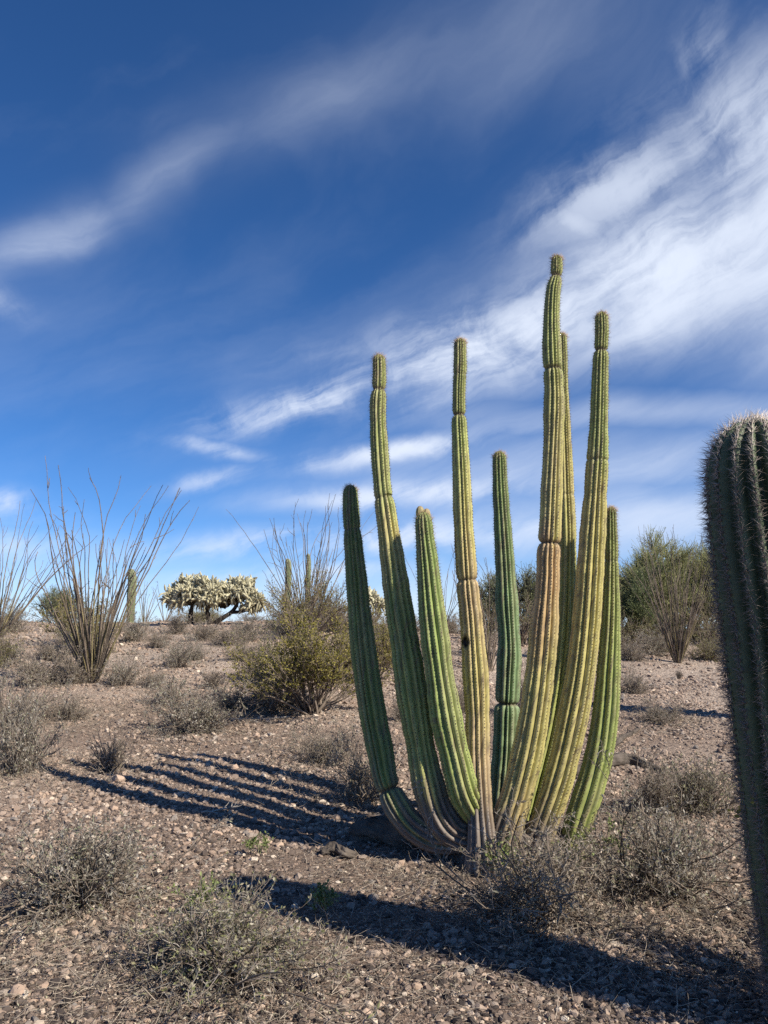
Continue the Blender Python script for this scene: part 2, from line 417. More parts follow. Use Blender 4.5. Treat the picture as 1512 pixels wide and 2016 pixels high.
def rock_mesh(name, r, mat, flat=.6, sub=1, cuts=7):
    import bmesh
    bm = bmesh.new(); bmesh.ops.create_icosphere(bm, subdivisions=sub, radius=1)
    V = np.array([v.co[:] for v in bm.verts])
    for _ in range(cuts):                        # chip flat facets off
        n = unit(r.normal(0, 1, 3)); d = r.uniform(.45, .8)
        e = V @ n - d; V = V - np.maximum(e, 0)[:, None] * n
    V *= r.uniform(.75, 1.25, 3) * [1, 1, flat]
    V += r.normal(0, .03, V.shape)
    for v, c in zip(bm.verts, V): v.co = c
    me = bpy.data.meshes.new(name); bm.to_mesh(me); bm.free(); me.materials.append(mat)
    return me
M_stone = stone_mat(False)
def build_stones():
    r = np.random.default_rng(21)
    protos = [rock_mesh('stone', r, M_stone, r.uniform(.45, .8), 2) for _ in range(9)]
    spots = []
    for px, py, s in ((990, 1835, .05), (1468, 1762, .055), (1485, 1790, .035), (665, 1612, .075), (640, 1668, .06), (710, 1690, .055), (815, 1688, .06), (835, 1738, .045),
                      (985, 1690, .045), (365, 1645, .05), (620, 1655, .03), (105, 1640, .035), (15, 1605, .05), (60, 1690, .05), (560, 1755, .05), (655, 1870, .05), (40, 1960, .07),
                      (110, 1945, .06), (735, 1880, .05), (555, 1945, .05), (1475, 1885, .05), (880, 1730, .04), (1300, 1760, .04), (590, 1520, .05)):
        spots.append((*gp(px, py)[:2], s))
    while len(spots) < 290:
        px = r.uniform(-40, 1540); py = r.uniform(1560, 2040) if r.random() < .8 else r.uniform(1400, 1560)
        p = gp(px, py); spots.append((p[0], p[1], float(np.clip(r.lognormal(math.log(.024), .3), .016, .06)) * (1 if py > 1560 else 1.5)))
    for x, y, s in spots:
        o = obj('stone', protos[r.integers(0, 9)], ground)
        o.scale = np.array([1, 1, 1]) * s * .8
        o.location = (x, y, float(height(x, y)) + s * .12)
        o.rotation_euler = (r.normal(0, .25), r.normal(0, .25), r.uniform(0, 6.28))
build_stones()

def build_gravel():
    r = np.random.default_rng(5)
    zones = [(-3.2, 3.4, 1.8, 4.6, 70000, .0075, .55), (-4.6, 4.6, 4.2, 8.2, 76000, .0095, .52), (-8, 8, 7.5, 13, 76000, .011, .5), (-15, 15, 12, 26, 76000, .017, .5)]
    P, Sc, T, Rt = [], [], [], []
    for x0, x1, y0, y1, n, s, sg in zones:
        x = r.uniform(x0, x1, n); y = r.uniform(y0, y1, n)
        keep = r.random(n) < (.15 + .85 * np.clip((vnoise(x * .9, y * .9, 9) * .6 + vnoise(x * 3, y * 3, 10) * .4 - .3) * 2.6, 0, 1))
        x, y = x[keep], y[keep]; n = len(x)
        sc = np.clip(r.lognormal(math.log(s), sg, n), s * .4, s * 3.2)
        P.append(np.stack([x, y, height(x, y) + sc * .10], 1)); Sc.append(sc); T.append(np.clip(r.random(n) ** (1 + .8 * np.clip((7 - y) / 3, 0, 1)) * (1 - .42 * np.clip((y - 5) / 6, 0, 1)) + .42 * np.clip((y - 5) / 6, 0, 1) * r.random(n) ** .5, 0, 1))
        Rt.append(np.stack([r.normal(0, .35, n), r.normal(0, .35, n), r.uniform(0, 6.28, n)], 1))
    P = np.concatenate(P); Sc = np.concatenate(Sc); T = np.concatenate(T); Rt = np.concatenate(Rt)
    me = bpy.data.meshes.new('gravel'); me.vertices.add(len(P)); me.vertices.foreach_set('co', P.ravel().astype(np.float32))
    for nm, tp, dat in (('size', 'FLOAT', Sc), ('tone', 'FLOAT', T)):
        a = me.attributes.new(nm, tp, 'POINT'); a.data.foreach_set('value', dat.astype(np.float32))
    a = me.attributes.new('turn', 'FLOAT_VECTOR', 'POINT'); a.data.foreach_set('vector', Rt.ravel().astype(np.float32))
    o = obj('gravel', me, kind='stuff'); o['label'] = 'loose angular brown and pink gravel covering the ground'; o['category'] = 'gravel'
    ng = bpy.data.node_groups.new('gravel', 'GeometryNodeTree')
    ng.interface.new_socket('Geometry', in_out='INPUT', socket_type='NodeSocketGeometry')
    ng.interface.new_socket('Geometry', in_out='OUTPUT', socket_type='NodeSocketGeometry')
    N, L = ng.nodes, ng.links
    gi = N.new('NodeGroupInput'); go = N.new('NodeGroupOutput')
    gti = N.new('GeometryNodeGeometryToInstance')
    mat = stone_mat(True)
    for k in range(6):
        ic = N.new('GeometryNodeMeshIcoSphere'); ic.inputs['Radius'].default_value = 1; ic.inputs['Subdivisions'].default_value = 2 if k < 3 else 1
        pos = N.new('GeometryNodeInputPosition')
        ns = N.new('ShaderNodeTexNoise'); ns.noise_dimensions = '4D'; ns.inputs['W'].default_value = k * 7.3; ns.inputs['Scale'].default_value = .75; ns.inputs['Detail'].default_value = 1.5
        L.new(pos.outputs[0], ns.inputs['Vector'])
        sb = N.new('ShaderNodeVectorMath'); sb.operation = 'SUBTRACT'; sb.inputs[1].default_value = (.5, .5, .5); L.new(ns.outputs['Color'], sb.inputs[0])
        ml = N.new('ShaderNodeVectorMath'); ml.operation = 'SCALE'; ml.inputs['Scale'].default_value = 2.1; L.new(sb.outputs[0], ml.inputs[0])
        sp = N.new('GeometryNodeSetPosition'); L.new(ic.outputs[0], sp.inputs['Geometry']); L.new(ml.outputs[0], sp.inputs['Offset'])
        tf = N.new('GeometryNodeTransform'); tf.inputs['Scale'].default_value = (1.1, .85 + .06 * k, .5 + .06 * k); L.new(sp.outputs[0], tf.inputs[0])
        sm = N.new('GeometryNodeSetMaterial'); sm.inputs['Material'].default_value = mat; L.new(tf.outputs[0], sm.inputs[0])
        sh = N.new('GeometryNodeSetShadeSmooth'); sh.inputs['Shade Smooth'].default_value = False; L.new(sm.outputs[0], sh.inputs[0])
        L.new(sh.outputs[0], gti.inputs[0])
    iop = N.new('GeometryNodeInstanceOnPoints'); iop.inputs['Pick Instance'].default_value = True
    L.new(gi.outputs[0], iop.inputs['Points']); L.new(gti.outputs[0], iop.inputs['Instance'])
    def named(nm, tp):
        a = N.new('GeometryNodeInputNamedAttribute'); a.data_type = tp; a.inputs[0].default_value = nm; return a.outputs[0]
    e2r = N.new('FunctionNodeEulerToRotation'); L.new(named('turn', 'FLOAT_VECTOR'), e2r.inputs[0])
    L.new(e2r.outputs[0], iop.inputs['Rotation']); L.new(named('size', 'FLOAT'), iop.inputs['Scale'])
    L.new(iop.outputs[0], go.inputs[0])
    md = o.modifiers.new('gravel', 'NODES'); md.node_group = ng
build_gravel()

# ------------------------------------------------------------------ columnar cacti
def catmull(C, n=40):
    C = np.asarray(C, float); out = []
    Q = np.concatenate([[2 * C[0] - C[1]], C, [2 * C[-1] - C[-2]]])
    for i in range(len(C) - 1):
        p0, p1, p2, p3 = Q[i:i + 4]; t = np.linspace(0, 1, n, endpoint=False)[:, None]
        out.append(.5 * (2 * p1 + (p2 - p0) * t + (2 * p0 - 5 * p1 + 4 * p2 - p3) * t ** 2 + (3 * p1 - p0 - 3 * p2 + p3) * t ** 3))
    return np.concatenate(out + [C[-1:]])

def rib_warp(th, s, seed):
    return .26 * (vnoise(np.cos(th) * 1.6 + s * .55 + 5, np.sin(th) * 1.6 + s * .2 + 9, seed + 21) - .5)

def ribbed(C, ribs, ds, depth, pinches, colour_fn, seed, per=6, lump=.03, start_cap=False, dome=1.25, prof=.85):
    """C: control points (x,y,z,radius) from base to tip -> ribbed column; also returns what spines need"""
    r = np.random.default_rng(seed)
    Q = catmull(C); seg = np.linalg.norm(np.diff(Q[:, :3], axis=0), axis=1); s = np.concatenate([[0], np.cumsum(seg)])
    L = s[-1]; Rt = float(C[-1][3])
    sn = np.concatenate([np.arange(0, L - dome * Rt, ds), L - dome * Rt * (1 - np.sin(np.linspace(0, 1, 9) * math.pi / 2))])
    for p in pinches: sn = np.concatenate([sn, p[0] * L + np.array([-.022, -.012, -.006, 0, .006, .012, .022])])
    sn = np.unique(np.clip(sn, 0, L))
    Qs = np.stack([np.interp(sn, s, Q[:, k]) for k in range(4)], 1)
    P = Qs[:, :3]; R = Qs[:, 3].copy()
    e = np.clip((sn - (L - dome * Rt)) / (dome * Rt), 0, 1); R *= np.sqrt(np.clip(1 - e ** 2, 0.0004, 1))
    if start_cap:
        e = np.clip(1 - sn / (dome * R[0]), 0, 1); R *= np.sqrt(np.clip(1 - e ** 2, .01, 1))
    R *= 1 + lump * (vnoise(sn * 4, sn * 0 + seed, seed) - .5) * 2 + lump * .5 * (vnoise(sn * 15, sn * 0, seed + 5) - .5) * 2
    scar = np.zeros(len(sn))
    for p0, amt in pinches:
        g = np.exp(-np.abs((sn - p0 * L) / .014) ** 1.2); R *= 1 - min(.42, 1.35 * amt) * g; R *= 1 + .06 * np.exp(-((sn - p0 * L + .07) / .05) ** 2) * np.clip(amt * 4, 0, 1); scar = np.maximum(scar, np.exp(-((sn - p0 * L) / .014) ** 2) * min(1, amt * 4))
    T, A, B = frames(P[None]); T, A, B = T[0], A[0], B[0]
    n = ribs * per; th = np.arange(n) * 2 * math.pi / n
    tw = .25 * (vnoise(sn * .9, sn * 0 + 3, seed + 1) - .5)
    ph = th[None] * ribs
    crest = np.abs(np.cos(ph / 2)) ** prof
    warp = rib_warp(th[None], sn[:, None], seed)
    dep = depth * (.75 + .5 * vnoise(np.cos(th)[None] * 1.8 + 7, np.sin(th)[None] * 1.8 + sn[:, None] * 1.3, seed + 9))
    wob = 1 + .05 * (vnoise(th[None] * 2.2 + 0 * sn[:, None], sn[:, None] * 3, seed + 2) - .5)
    rr = R[:, None] * (1 - dep + dep * crest) * wob
    rr *= 1 - .012 * (np.sin(sn * 2 * math.pi / .045)[:, None]) * crest
    ang = th[None] + tw[:, None] + warp
    V = P[:, None] + rr[..., None] * (A[:, None] * np.cos(ang)[..., None] + B[:, None] * np.sin(ang)[..., None])
    i = np.arange(V.shape[0] * n).reshape(-1, n)
    Fq = np.stack([i[:-1], np.roll(i[:-1], -1, 1), np.roll(i[1:], -1, 1), i[1:]], -1).reshape(-1, 4)
    Cc = colour_fn(sn / L, sn, ang, crest * np.ones_like(rr), scar, V)
    return dict(V=V.reshape(-1, 3), F=Fq, C=Cc.reshape(-1, 3), P=P, R=R, s=sn, L=L, T=T, A=A, B=B, tw=tw, ribs=ribs, depth=depth, seed=seed)

def areole_sites(g, spacing, r, s0=0.0):
    k = g['ribs']; out = []
    for j in range(k):
        ss = np.arange(s0 + r.uniform(0, spacing), g['L'], spacing); ss = ss + r.normal(0, spacing * .08, len(ss))
        out.append(np.stack([ss, np.full(len(ss), j * 2 * math.pi / k)], 1))
    out = np.concatenate(out); ss = np.clip(out[:, 0], 0, g['L'] * .9995)
    ip = lambda arr: np.stack([np.interp(ss, g['s'], arr[:, q]) for q in range(3)], 1)
    R = np.interp(ss, g['s'], g['R']); ang = out[:, 1] + np.interp(ss, g['s'], g['tw']) + rib_warp(out[:, 1], ss, g['seed'])
    T = unit(ip(g['T'])); A = unit(ip(g['A'])); B = unit(ip(g['B']))
    n = A * np.cos(ang)[:, None] + B * np.sin(ang)[:, None]
    dR = np.interp(ss + .004, g['s'], g['R']) - np.interp(ss - .004, g['s'], g['R'])
    nn = unit(n - T * np.clip(dR / .008, -6, 1)[:, None])
    return ip(g['P']) + n * R[:, None] * .995, nn, T, ss / g['L'], ss

# colours of the organ pipe stems
GRN = np.array([.145, .19, .062]); YGR = np.array([.25, .275, .09]); YEL = np.array([.37, .325, .12]); TAN = np.array([.35, .26, .14])
BRN = np.array([.14, .10, .075]); GRY = np.array([.25, .215, .185]); BLU = np.array([.135, .20, .10]); ORG = np.array([.38, .26, .125])
def stem_colour(stops, scar_lo=0.0, seed=0, speck=.28):
    ts = [a for a, _ in stops]; cs = np.array([c for _, c in stops])
    def fn(t, s, ang, crest, scar, V):
        ca, sa = np.cos(ang) * 2 + 11, np.sin(ang) * 2 + 5
        tt = np.clip(t[:, None] + .10 * (vnoise(ang * 1.5, s[:, None] * 2.2 + 0 * ang, seed) - .5), 0, 1)
        C = np.stack([np.interp(tt, ts, cs[:, k]) for k in range(3)], -1)
        # sun-bleached, more yellow on rib crests and on the south side
        C = C * (1 + .10 * (crest[..., None] - .6)) + (crest[..., None] ** 2) * np.array([.022, .014, .004])
        S_ = s[:, None] + 0 * ang
        bl = np.clip((vnoise(ca * 1.4, sa * 1.4 + S_ * 5, seed + 3) - .52) * 3.5, 0, 1)[..., None] * speck          # sunburnt, dusty blotches
        C = C * (1 - bl) + (TAN * .55 + GRY * .45) * bl
        st = np.clip((vnoise(ca * 4, sa * 4 + S_ * 26, seed + 13) - .74) * 7, 0, 1)[..., None] * .65                 # corky scars
        C = C * (1 - st) + BRN * st
        C = C * (1.10 + .26 * vnoise(ca * 6, sa * 6 + S_ * 60, seed + 14))[..., None]
        if scar_lo > 0:                                                                                              # greying bark at the foot
            q = (scar_lo - t[:, None]) / (scar_lo * .5)
            w = np.clip(q + 2.0 * (vnoise(ca * 2.2, sa * 2.2 + S_ * 4, seed + 4) - .5), 0, 1)[..., None] * (.35 + .65 * np.clip(q, 0, 1))[..., None]
            k = vnoise(ca * 7, sa * 7 + S_ * 18, seed + 5)[..., None]
            C = C * (1 - w) + (GRY * k + BRN * (1 - k)) * w
        sc = scar[:, None, None]
        C = C * (1 - .8 * sc) + BRN * .8 * sc
        return C
    return fn

OY = 5.62
STEMS = [  # (px, py, width) from base to tip in photograph pixels, depth at base and above, pinches, colours, scar
    dict(pts=[(940, 1640, 42), (905, 1650, 50), (860, 1652, 50), (815, 1628, 50), (782, 1588, 50), (760, 1537, 46), (749, 1480, 49), (735, 1410, 51), (721, 1320, 50), (710, 1230, 46), (701, 1130, 39), (694, 1050, 34), (690, 985, 31), (690, 955, 26)],
         Y=[(0, 5.62), (.3, 5.70), (.5, 5.80), (1, 5.88)], pin=[(.255, .28), (.885, .08)], stops=[(0, YGR), (.3, GRN), (.5, GRN * .95), (1, GRN * .8)], scar=.34, ribs=12),
    dict(pts=[(938, 1642, 44), (915, 1648, 54), (883, 1630, 58), (857, 1588, 58), (840, 1530, 56), (825, 1450, 54), (812, 1370, 56), (799, 1280, 55), (785, 1190, 52), (771, 1090, 46), (760, 1010, 39), (753, 960, 34), (747, 880, 34), (744, 810, 32), (746, 765, 26), (747, 735, 25), (746, 698, 22)],
         Y=[(0, 5.58), (.25, 5.60), (.4, 5.645), (1, 5.68)], pin=[(.70, .10), (.925, .2)], stops=[(0, YEL), (.2, YGR), (.45, GRN * 1.15), (.66, YEL), (.72, YGR), (1, YGR * .8)], scar=.2, ribs=13),
    dict(pts=[(950, 1612, 30), (936, 1598, 50), (914, 1558, 57), (896, 1490, 58), (880, 1420, 57), (868, 1345, 56), (858, 1270, 53), (849, 1190, 47), (842, 1110, 40), (836, 1050, 34), (833, 1008, 30)],
         Y=[(0, 5.58), (.2, 5.50), (1, 5.50)], pin=[], stops=[(0, YGR), (.3, np.array([.225, .27, .085])), (.7, np.array([.20, .255, .08])), (1, GRN)], scar=0, ribs=13),
    dict(pts=[(952, 1725, 74), (950, 1665, 58), (946, 1600, 48), (941, 1500, 47), (940, 1400, 47), (934, 1300, 46), (928, 1220, 43), (922, 1165, 40), (917, 1100, 40), (912, 1020, 38), (909, 940, 35), (906, 870, 32), (904, 822, 27), (904, 770, 26), (906, 720, 27), (906, 690, 25), (906, 666, 22)],
         Y=[(0, 5.44), (.06, 5.45), (.125, 5.50), (.25, 5.60), (1, 5.66)], pin=[(.52, .16), (.842, .28), (.925, .06)], stops=[(0, TAN), (.2, TAN), (.35, YEL), (.5, TAN), (.6, YEL), (.8, YGR * 1.15), (.85, YGR * .85), (1, YGR * .8)], scar=.2, ribs=12),
    dict(pts=[(985, 1640, 46), (990, 1560, 48), (996, 1480, 48), (998, 1400, 44), (1001, 1330, 44), (1003, 1270, 44), (998, 1190, 40), (994, 1110, 36), (989, 1030, 32), (985, 960, 30), (983, 888, 26)],
         Y=[(0, 6.45), (1, 6.45)], pin=[(.325, .26)], stops=[(0, BLU), (.5, BLU * 1.1), (1, GRN)], scar=0, ribs=13),
    dict(pts=[(980, 1690, 56), (998, 1625, 60), (1019, 1560, 57), (1039, 1480, 57), (1054, 1400, 55), (1065, 1310, 53), (1073, 1220, 51), (1079, 1140, 46), (1080, 1100, 43), (1084, 1030, 42), (1087, 940, 41), (1090, 850, 39), (1091, 790, 38), (1090, 752, 34), (1087, 700, 36), (1086, 630, 33), (1089, 575, 29), (1094, 550, 24), (1096, 530, 24), (1096, 503, 22)],
         Y=[(0, 5.55), (.2, 5.50), (1, 5.55)], pin=[(.50, .24), (.795, .22), (.962, .28)], stops=[(0, TAN), (.12, YEL), (.3, YEL), (.38, ORG), (.48, ORG), (.52, YEL), (.68, YEL * .9), (.79, YGR), (1, YGR * .85)], scar=.10, ribs=13),
    dict(pts=[(1035, 1650, 44), (1058, 1560, 46), (1082, 1460, 48), (1100, 1360, 46), (1112, 1260, 43), (1116, 1160, 38), (1116, 1060, 35), (1113, 960, 32), (1110, 860, 28), (1107, 760, 24), (1106, 700, 22), (1105, 656, 20)],
         Y=[(0, 5.86), (1, 5.97)], pin=[(.66, .06)], stops=[(0, YGR), (.4, YGR * 1.15), (.7, YEL * .9), (1, YGR * .8)], scar=0, ribs=12),
    dict(pts=[(1045, 1690, 58), (1072, 1620, 54), (1096, 1550, 55), (1116, 1470, 55), (1132, 1390, 55), (1145, 1310, 54), (1155, 1220, 52), (1162, 1130, 50), (1168, 1040, 46), (1173, 960, 43), (1177, 890, 39), (1180, 800, 35), (1182, 730, 30), (1184, 676, 25), (1185, 650, 26), (1184, 614, 24)],
         Y=[(0, 5.58), (1, 5.55)], pin=[(.715, .07), (.925, .24)], stops=[(0, TAN), (.12, YEL), (.3, YEL), (.5, YEL * 1.02), (.68, YEL * .92), (.75, YGR), (1, YGR * .85)], scar=.09, ribs=13),
    dict(pts=[(1120, 1690, 40), (1138, 1620, 48), (1162, 1550, 50), (1181, 1480, 50), (1193, 1400, 49), (1199, 1310, 44), (1203, 1220, 36), (1204, 1130, 28), (1204, 1060, 24), (1203, 998, 20)],
         Y=[(0, 5.66), (1, 5.70)], pin=[(.84, .08)], stops=[(0, YGR), (.4, np.array([.235, .275, .088])), (.8, YGR), (1, GRN)], scar=.05, ribs=12),
]
def spines_for(g, r, spacing, nsp, ln_fn, col_fn, rad, s0=0.0, sub=None):
    p, n, T, t, ss = areole_sites(g, spacing, r, s0)
    K = len(p)
    i = np.repeat(np.arange(K), nsp)
    d = unit(n[i] * r.uniform(.25, 1.1, (len(i), 1)) + unit(r.normal(0, 1, (len(i), 3))) * .8)
    d = unit(d + n[i] * np.maximum(0, .15 - np.sum(d * n[i], 1, keepdims=True)))
    ln = ln_fn(t[i], g['L'] - ss[i]) * r.uniform(.5, 1.3, len(i))
    return needles(p[i], p[i] + d * ln[:, None], rad, col_fn(t[i], g['L'] - ss[i], r, len(i))), p, n, T, t

def build_organ_pipe():
    root = thing('organ_pipe_cactus', 'large organ pipe cactus with nine tall ribbed green and yellow stems', 'cactus', gp(946, 1690))
    inv = np.array(root.location)
    for k, d in enumerate(STEMS):
        r = np.random.default_rng(100 + k)
        m = len(d['pts']); C = []
        for i, (px, py, w) in enumerate(d['pts']):
            Y = np.interp(i / (m - 1), [a for a, _ in d['Y']], [b for _, b in d['Y']])
            q = at(px, py, Y); C.append([*(q - inv), w / F * Y * .5 * 1.05])
        g = ribbed(C, d['ribs'], .018, .32, d['pin'], stem_colour(d['stops'], d['scar'], 40 + k), 300 + k, lump=.06, per=8, prof=.72)
        if k == 3:                                # pecked-out wound with a split rib below it
            hx = at(916, 1262, 5.58) - inv; V = g['V']; yc = np.median(V[np.abs(V[:, 2] - hx[2]) < .06][:, 1])
            dx = V[:, 0] - hx[0]; dz = V[:, 2] - hx[2]
            e = np.hypot(dx / .022, dz / np.where(dz > 0, .035, .05)) + .6 * (vnoise(dx * 90 + 50, dz * 90 + 50, 3) - .5)
            m = np.clip((1.15 - e) * 4, 0, 1) * (V[:, 1] < yc)
            g['C'] = g['C'] * (1 - m[:, None]) + np.array([.018, .014, .012]) * m[:, None]
            g['V'] = V + np.array([0, .03, 0]) * np.clip((1 - e) * 3, 0, 1)[:, None] * (V[:, 1] < yc)[:, None]
        st = obj('stem', mesh_from('stem', [(g['V'], g['F'], g['C'])], M_skin), root)
        young = lambda e: np.clip(1 - e / .35, 0, 1)
        def ln(t, e): return .010 + .018 * np.clip(1 - e / 1.5, 0, 1) + .008 * young(e)
        def cl(t, e, r, n):
            a = young(e)[:, None] * .8
            c = np.array([.13, .10, .085]) * (1 - a) + np.array([.36, .25, .15]) * a
            return c * r.uniform(.5, 1.7, (n, 1))
        sp, p, n, T, t = spines_for(g, r, .022, 4, ln, cl, .0007)
        # tuft on the growing tip
        K = 150; z = r.uniform(.1, 1, K); ph = r.uniform(0, 6.28, K); q = np.sqrt(1 - z * z)
        rt = C[-1][3]; dirs = g['T'][-1] * z[:, None] + g['A'][-1] * (q * np.cos(ph))[:, None] + g['B'][-1] * (q * np.sin(ph))[:, None]
        b0 = g['P'][-1] - g['T'][-1] * rt * 1.1 + dirs * rt * .95
        tf = needles(b0, b0 + unit(dirs + r.normal(0, .35, (K, 3))) * r.uniform(.018, .04, (K, 1)), .0011, np.array([.36, .24, .14]) * r.uniform(.6, 1.4, (K, 1)))
        obj('spines', mesh_from('spines', [sp, tf], M_spine, False), st)['kind'] = 'stuff'
        # felted areoles: small dark pads on the crests
        a = T; b = np.cross(n, T); sz = r.uniform(.0028, .0045, len(p))[:, None]
        V = np.stack([p + a * sz * 1.3, p + b * sz, p - a * sz * 1.3, p - b * sz, p + n * sz * .9], 1).reshape(-1, 3)
        o = np.arange(len(p))[:, None] * 5
        Fq = np.concatenate([o + [0, 1, 4], o + [1, 2, 4], o + [2, 3, 4], o + [3, 0, 4]])
        Cc = np.repeat(np.array([.10, .075, .06]) * r.uniform(.6, 1.6, (len(p), 1)), 5, 0)
        obj('areoles', mesh_from('areoles', [(V, Fq, Cc)], M_spine, False), st)['kind'] = 'stuff'
        if k == 2:                                # two buds on the cut tip of this stem
            for bx, by, bw in ((827, 1004, 18), (840, 1009, 16)):
                Cb = [[*(at(bx + 2, by + 16, 5.60) - inv), bw / F * 5.6 * .42], [*(at(bx, by + 6, 5.6) - inv), bw / F * 5.6 * .5], [*(at(bx, by - 8, 5.6) - inv), bw / F * 5.6 * .4]]
                gb = ribbed(Cb, 9, .008, .16, [], stem_colour([(0, YGR), (1, TAN * .7)], 0, 77), 700 + bx, per=4)
                bd = obj('bud', mesh_from('bud', [(gb['V'], gb['F'], gb['C'])], M_skin), st)
    # woody foot of the clump: overlapping lumps of cracked bark with a few dead stubs
    r = np.random.default_rng(9); parts = []
    for px, py, w, h in ((938, 1700, 58, 46), (962, 1706, 66, 50), (990, 1702, 60, 56), (1022, 1704, 62, 44), (1058, 1702, 66, 50), (1092, 1700, 54, 40), (1124, 1694, 44, 36), (918, 1690, 34, 22), (1006, 1716, 34, 26)):
        p0 = gp(px, py) - inv; rad = w / F * 5.6 * .62; hh = h / F * 5.6 * 1.3
        lean = r.normal(0, .12, 2); n = 12; sd = 22
        z = np.linspace(-.06, hh, n); th = np.arange(sd) * 2 * math.pi / sd
        prof = rad * (1.15 - .25 * np.linspace(0, 1, n)) * np.where(np.arange(n) == n - 1, .55, 1)
        k = int(r.integers(0, 1000))
        rr = prof[:, None] * (1 + .5 * (vnoise(th[None] * 3 + 0 * z[:, None], z[:, None] * 9 + 0 * th[None], k) - .5) + .35 * (vnoise(th[None] * 7 + 0 * z[:, None], z[:, None] * 30 + 0 * th[None], k + 1) - .5))
        V = np.stack([p0[0] + lean[0] * z[:, None] + rr * np.cos(th), p0[1] + lean[1] * z[:, None] + rr * np.sin(th) + .05, p0[2] + z[:, None] + .03 * vnoise(th[None] * 5 + 0 * z[:, None], 0 * th[None] + k, k) + 0 * rr], -1)
        c = (GRY * .9 + (BRN * .8 - GRY * .9) * vnoise(th[None] * 9 + 0 * z[:, None], z[:, None] * 14 + 0 * th[None], k + 2)[..., None])
        i = np.arange(n * sd).reshape(n, sd)
        parts.append((V.reshape(-1, 3), np.stack([i[:-1], np.roll(i[:-1], -1, 1), np.roll(i[1:], -1, 1), i[1:]], -1).reshape(-1, 4), c.reshape(-1, 3)))
        parts.append((np.concatenate([V[-1], V[-1].mean(0, keepdims=True) - [[0, 0, .01]]]), np.stack([np.arange(sd), np.roll(np.arange(sd), -1), np.full(sd, sd)], 1), np.tile(BRN * .8, (sd + 1, 1))))
    wb = obj('woody_base', mesh_from('woody_base', parts, M_bark, False), root); wb['label'] = 'cracked grey-brown woody foot of the clump'
    return root
organ = build_organ_pipe()

def build_saguaro(name, label, C, seed, ribs=17, spl=.056, nsp=14, spacing=.026, group=None, detail=True, ds=.03, green=(.062, .09, .052), crown=True):
    base = np.array(C[0][:3]); gz = float(height(base[0], base[1])); root = thing(name, label, 'cactus', (base[0], base[1], gz), group=group)
    off = np.array([base[0], base[1], gz])
    C = [[*(np.array(c[:3]) - off), c[3]] for c in C]
    gcol = np.array(green)
    def fn(t, s, ang, crest, scar, V):
        c = gcol * (1 + .35 * (vnoise(ang * 2, s[:, None] * 3 + 0 * ang, seed) - .5))[..., None] + (crest[..., None] ** 3) * np.array([.055, .055, .028])  # rib crests coloured lighter, imitating strips where the sun catches them
        w = np.clip((.12 - t[:, None]) * 6 + .8 * (vnoise(ang * 3, s[:, None] * 6 + 0 * ang, seed + 1) - .6), 0, .8)[..., None]
        return c * (1 - w) + np.array([.16, .13, .10]) * w
    r = np.random.default_rng(seed)
    g = ribbed(C, ribs, ds, .30 if detail else .2, [], fn, seed, per=6 if detail else 4, lump=.02, dome=1.35, prof=1.15)
    tr = obj('trunk', mesh_from('trunk', [(g['V'], g['F'], g['C'])], M_skin), root)
    def cl(t, e, r, n):
        a = np.clip(1 - e / .35, 0, 1)[:, None]
        return (np.array([.22, .185, .165]) * (1 - a) + np.array([.58, .50, .44]) * a) * r.uniform(.45, 1.6, (n, 1))
    sp, p, n, T, t = spines_for(g, r, spacing, nsp, lambda t, e: spl * (1 + 0 * t), cl, .0014 if detail else .003)
    obj('spines', mesh_from('spines', [sp], M_spine, False), tr)['kind'] = 'stuff'
    if detail:
        a = T; b = np.cross(n, T); sz = r.uniform(.005, .008, len(p))[:, None]
        V = np.stack([p + a * sz * 1.2, p + b * sz, p - a * sz * 1.2, p - b * sz, p + n * sz * .9], 1).reshape(-1, 3)
        o = np.arange(len(p))[:, None] * 5
        Fq = np.concatenate([o + [0, 1, 4], o + [1, 2, 4], o + [2, 3, 4], o + [3, 0, 4]])
        obj('areoles', mesh_from('areoles', [(V, Fq, np.repeat(np.array([.13, .11, .095]) * r.uniform(.6, 1.5, (len(p), 1)), 5, 0))], M_spine, False), tr)['kind'] = 'stuff'
    return root
SY = 3.55
def sag_pt(px, py, w, Y=SY): return [*at(px + 8, py, Y), w / F * Y * .5]
build_saguaro('saguaro_cactus', 'thick dark green saguaro trunk densely set with long grey spines', [sag_pt(1612, 2040, 160), sag_pt(1592, 1850, 178), sag_pt(1572, 1650, 196), sag_pt(1550, 1450, 206), sag_pt(1528, 1250, 208), sag_pt(1500, 1080, 202), sag_pt(1484, 960, 196), sag_pt(1477, 890, 190), sag_pt(1474, 826, 186)], 501)
def far_sag(px, pyb, pyt, w, Y, label, seed):
    x = at(px, pyb, Y); z0 = float(height(x[0], x[1])); top = at(px, pyt, Y)
    rr = w / F * Y * .5
    C = [[x[0], x[1], z0 - .1, rr * .8], [x[0], x[1], z0 * .5 + top[2] * .5, rr], [x[0] + .01, x[1], top[2] - .3, rr], [*top, rr * .9]]
    build_saguaro('saguaro_cactus', label, C, seed, ribs=15, spl=.04, nsp=3, spacing=.08, detail=False, ds=.15, green=(.17, .19, .10))
far_sag(257, 1212, 1120, 17, 21, 'short stout saguaro column behind the ocotillo beside the cholla', 511)
far_sag(566, 1200, 1100, 12, 24, 'thin saguaro column among ocotillo wands, shorter of the two', 512)
far_sag(606, 1200, 1090, 9, 26, 'slim pale saguaro column among ocotillo wands, taller of the two', 513)
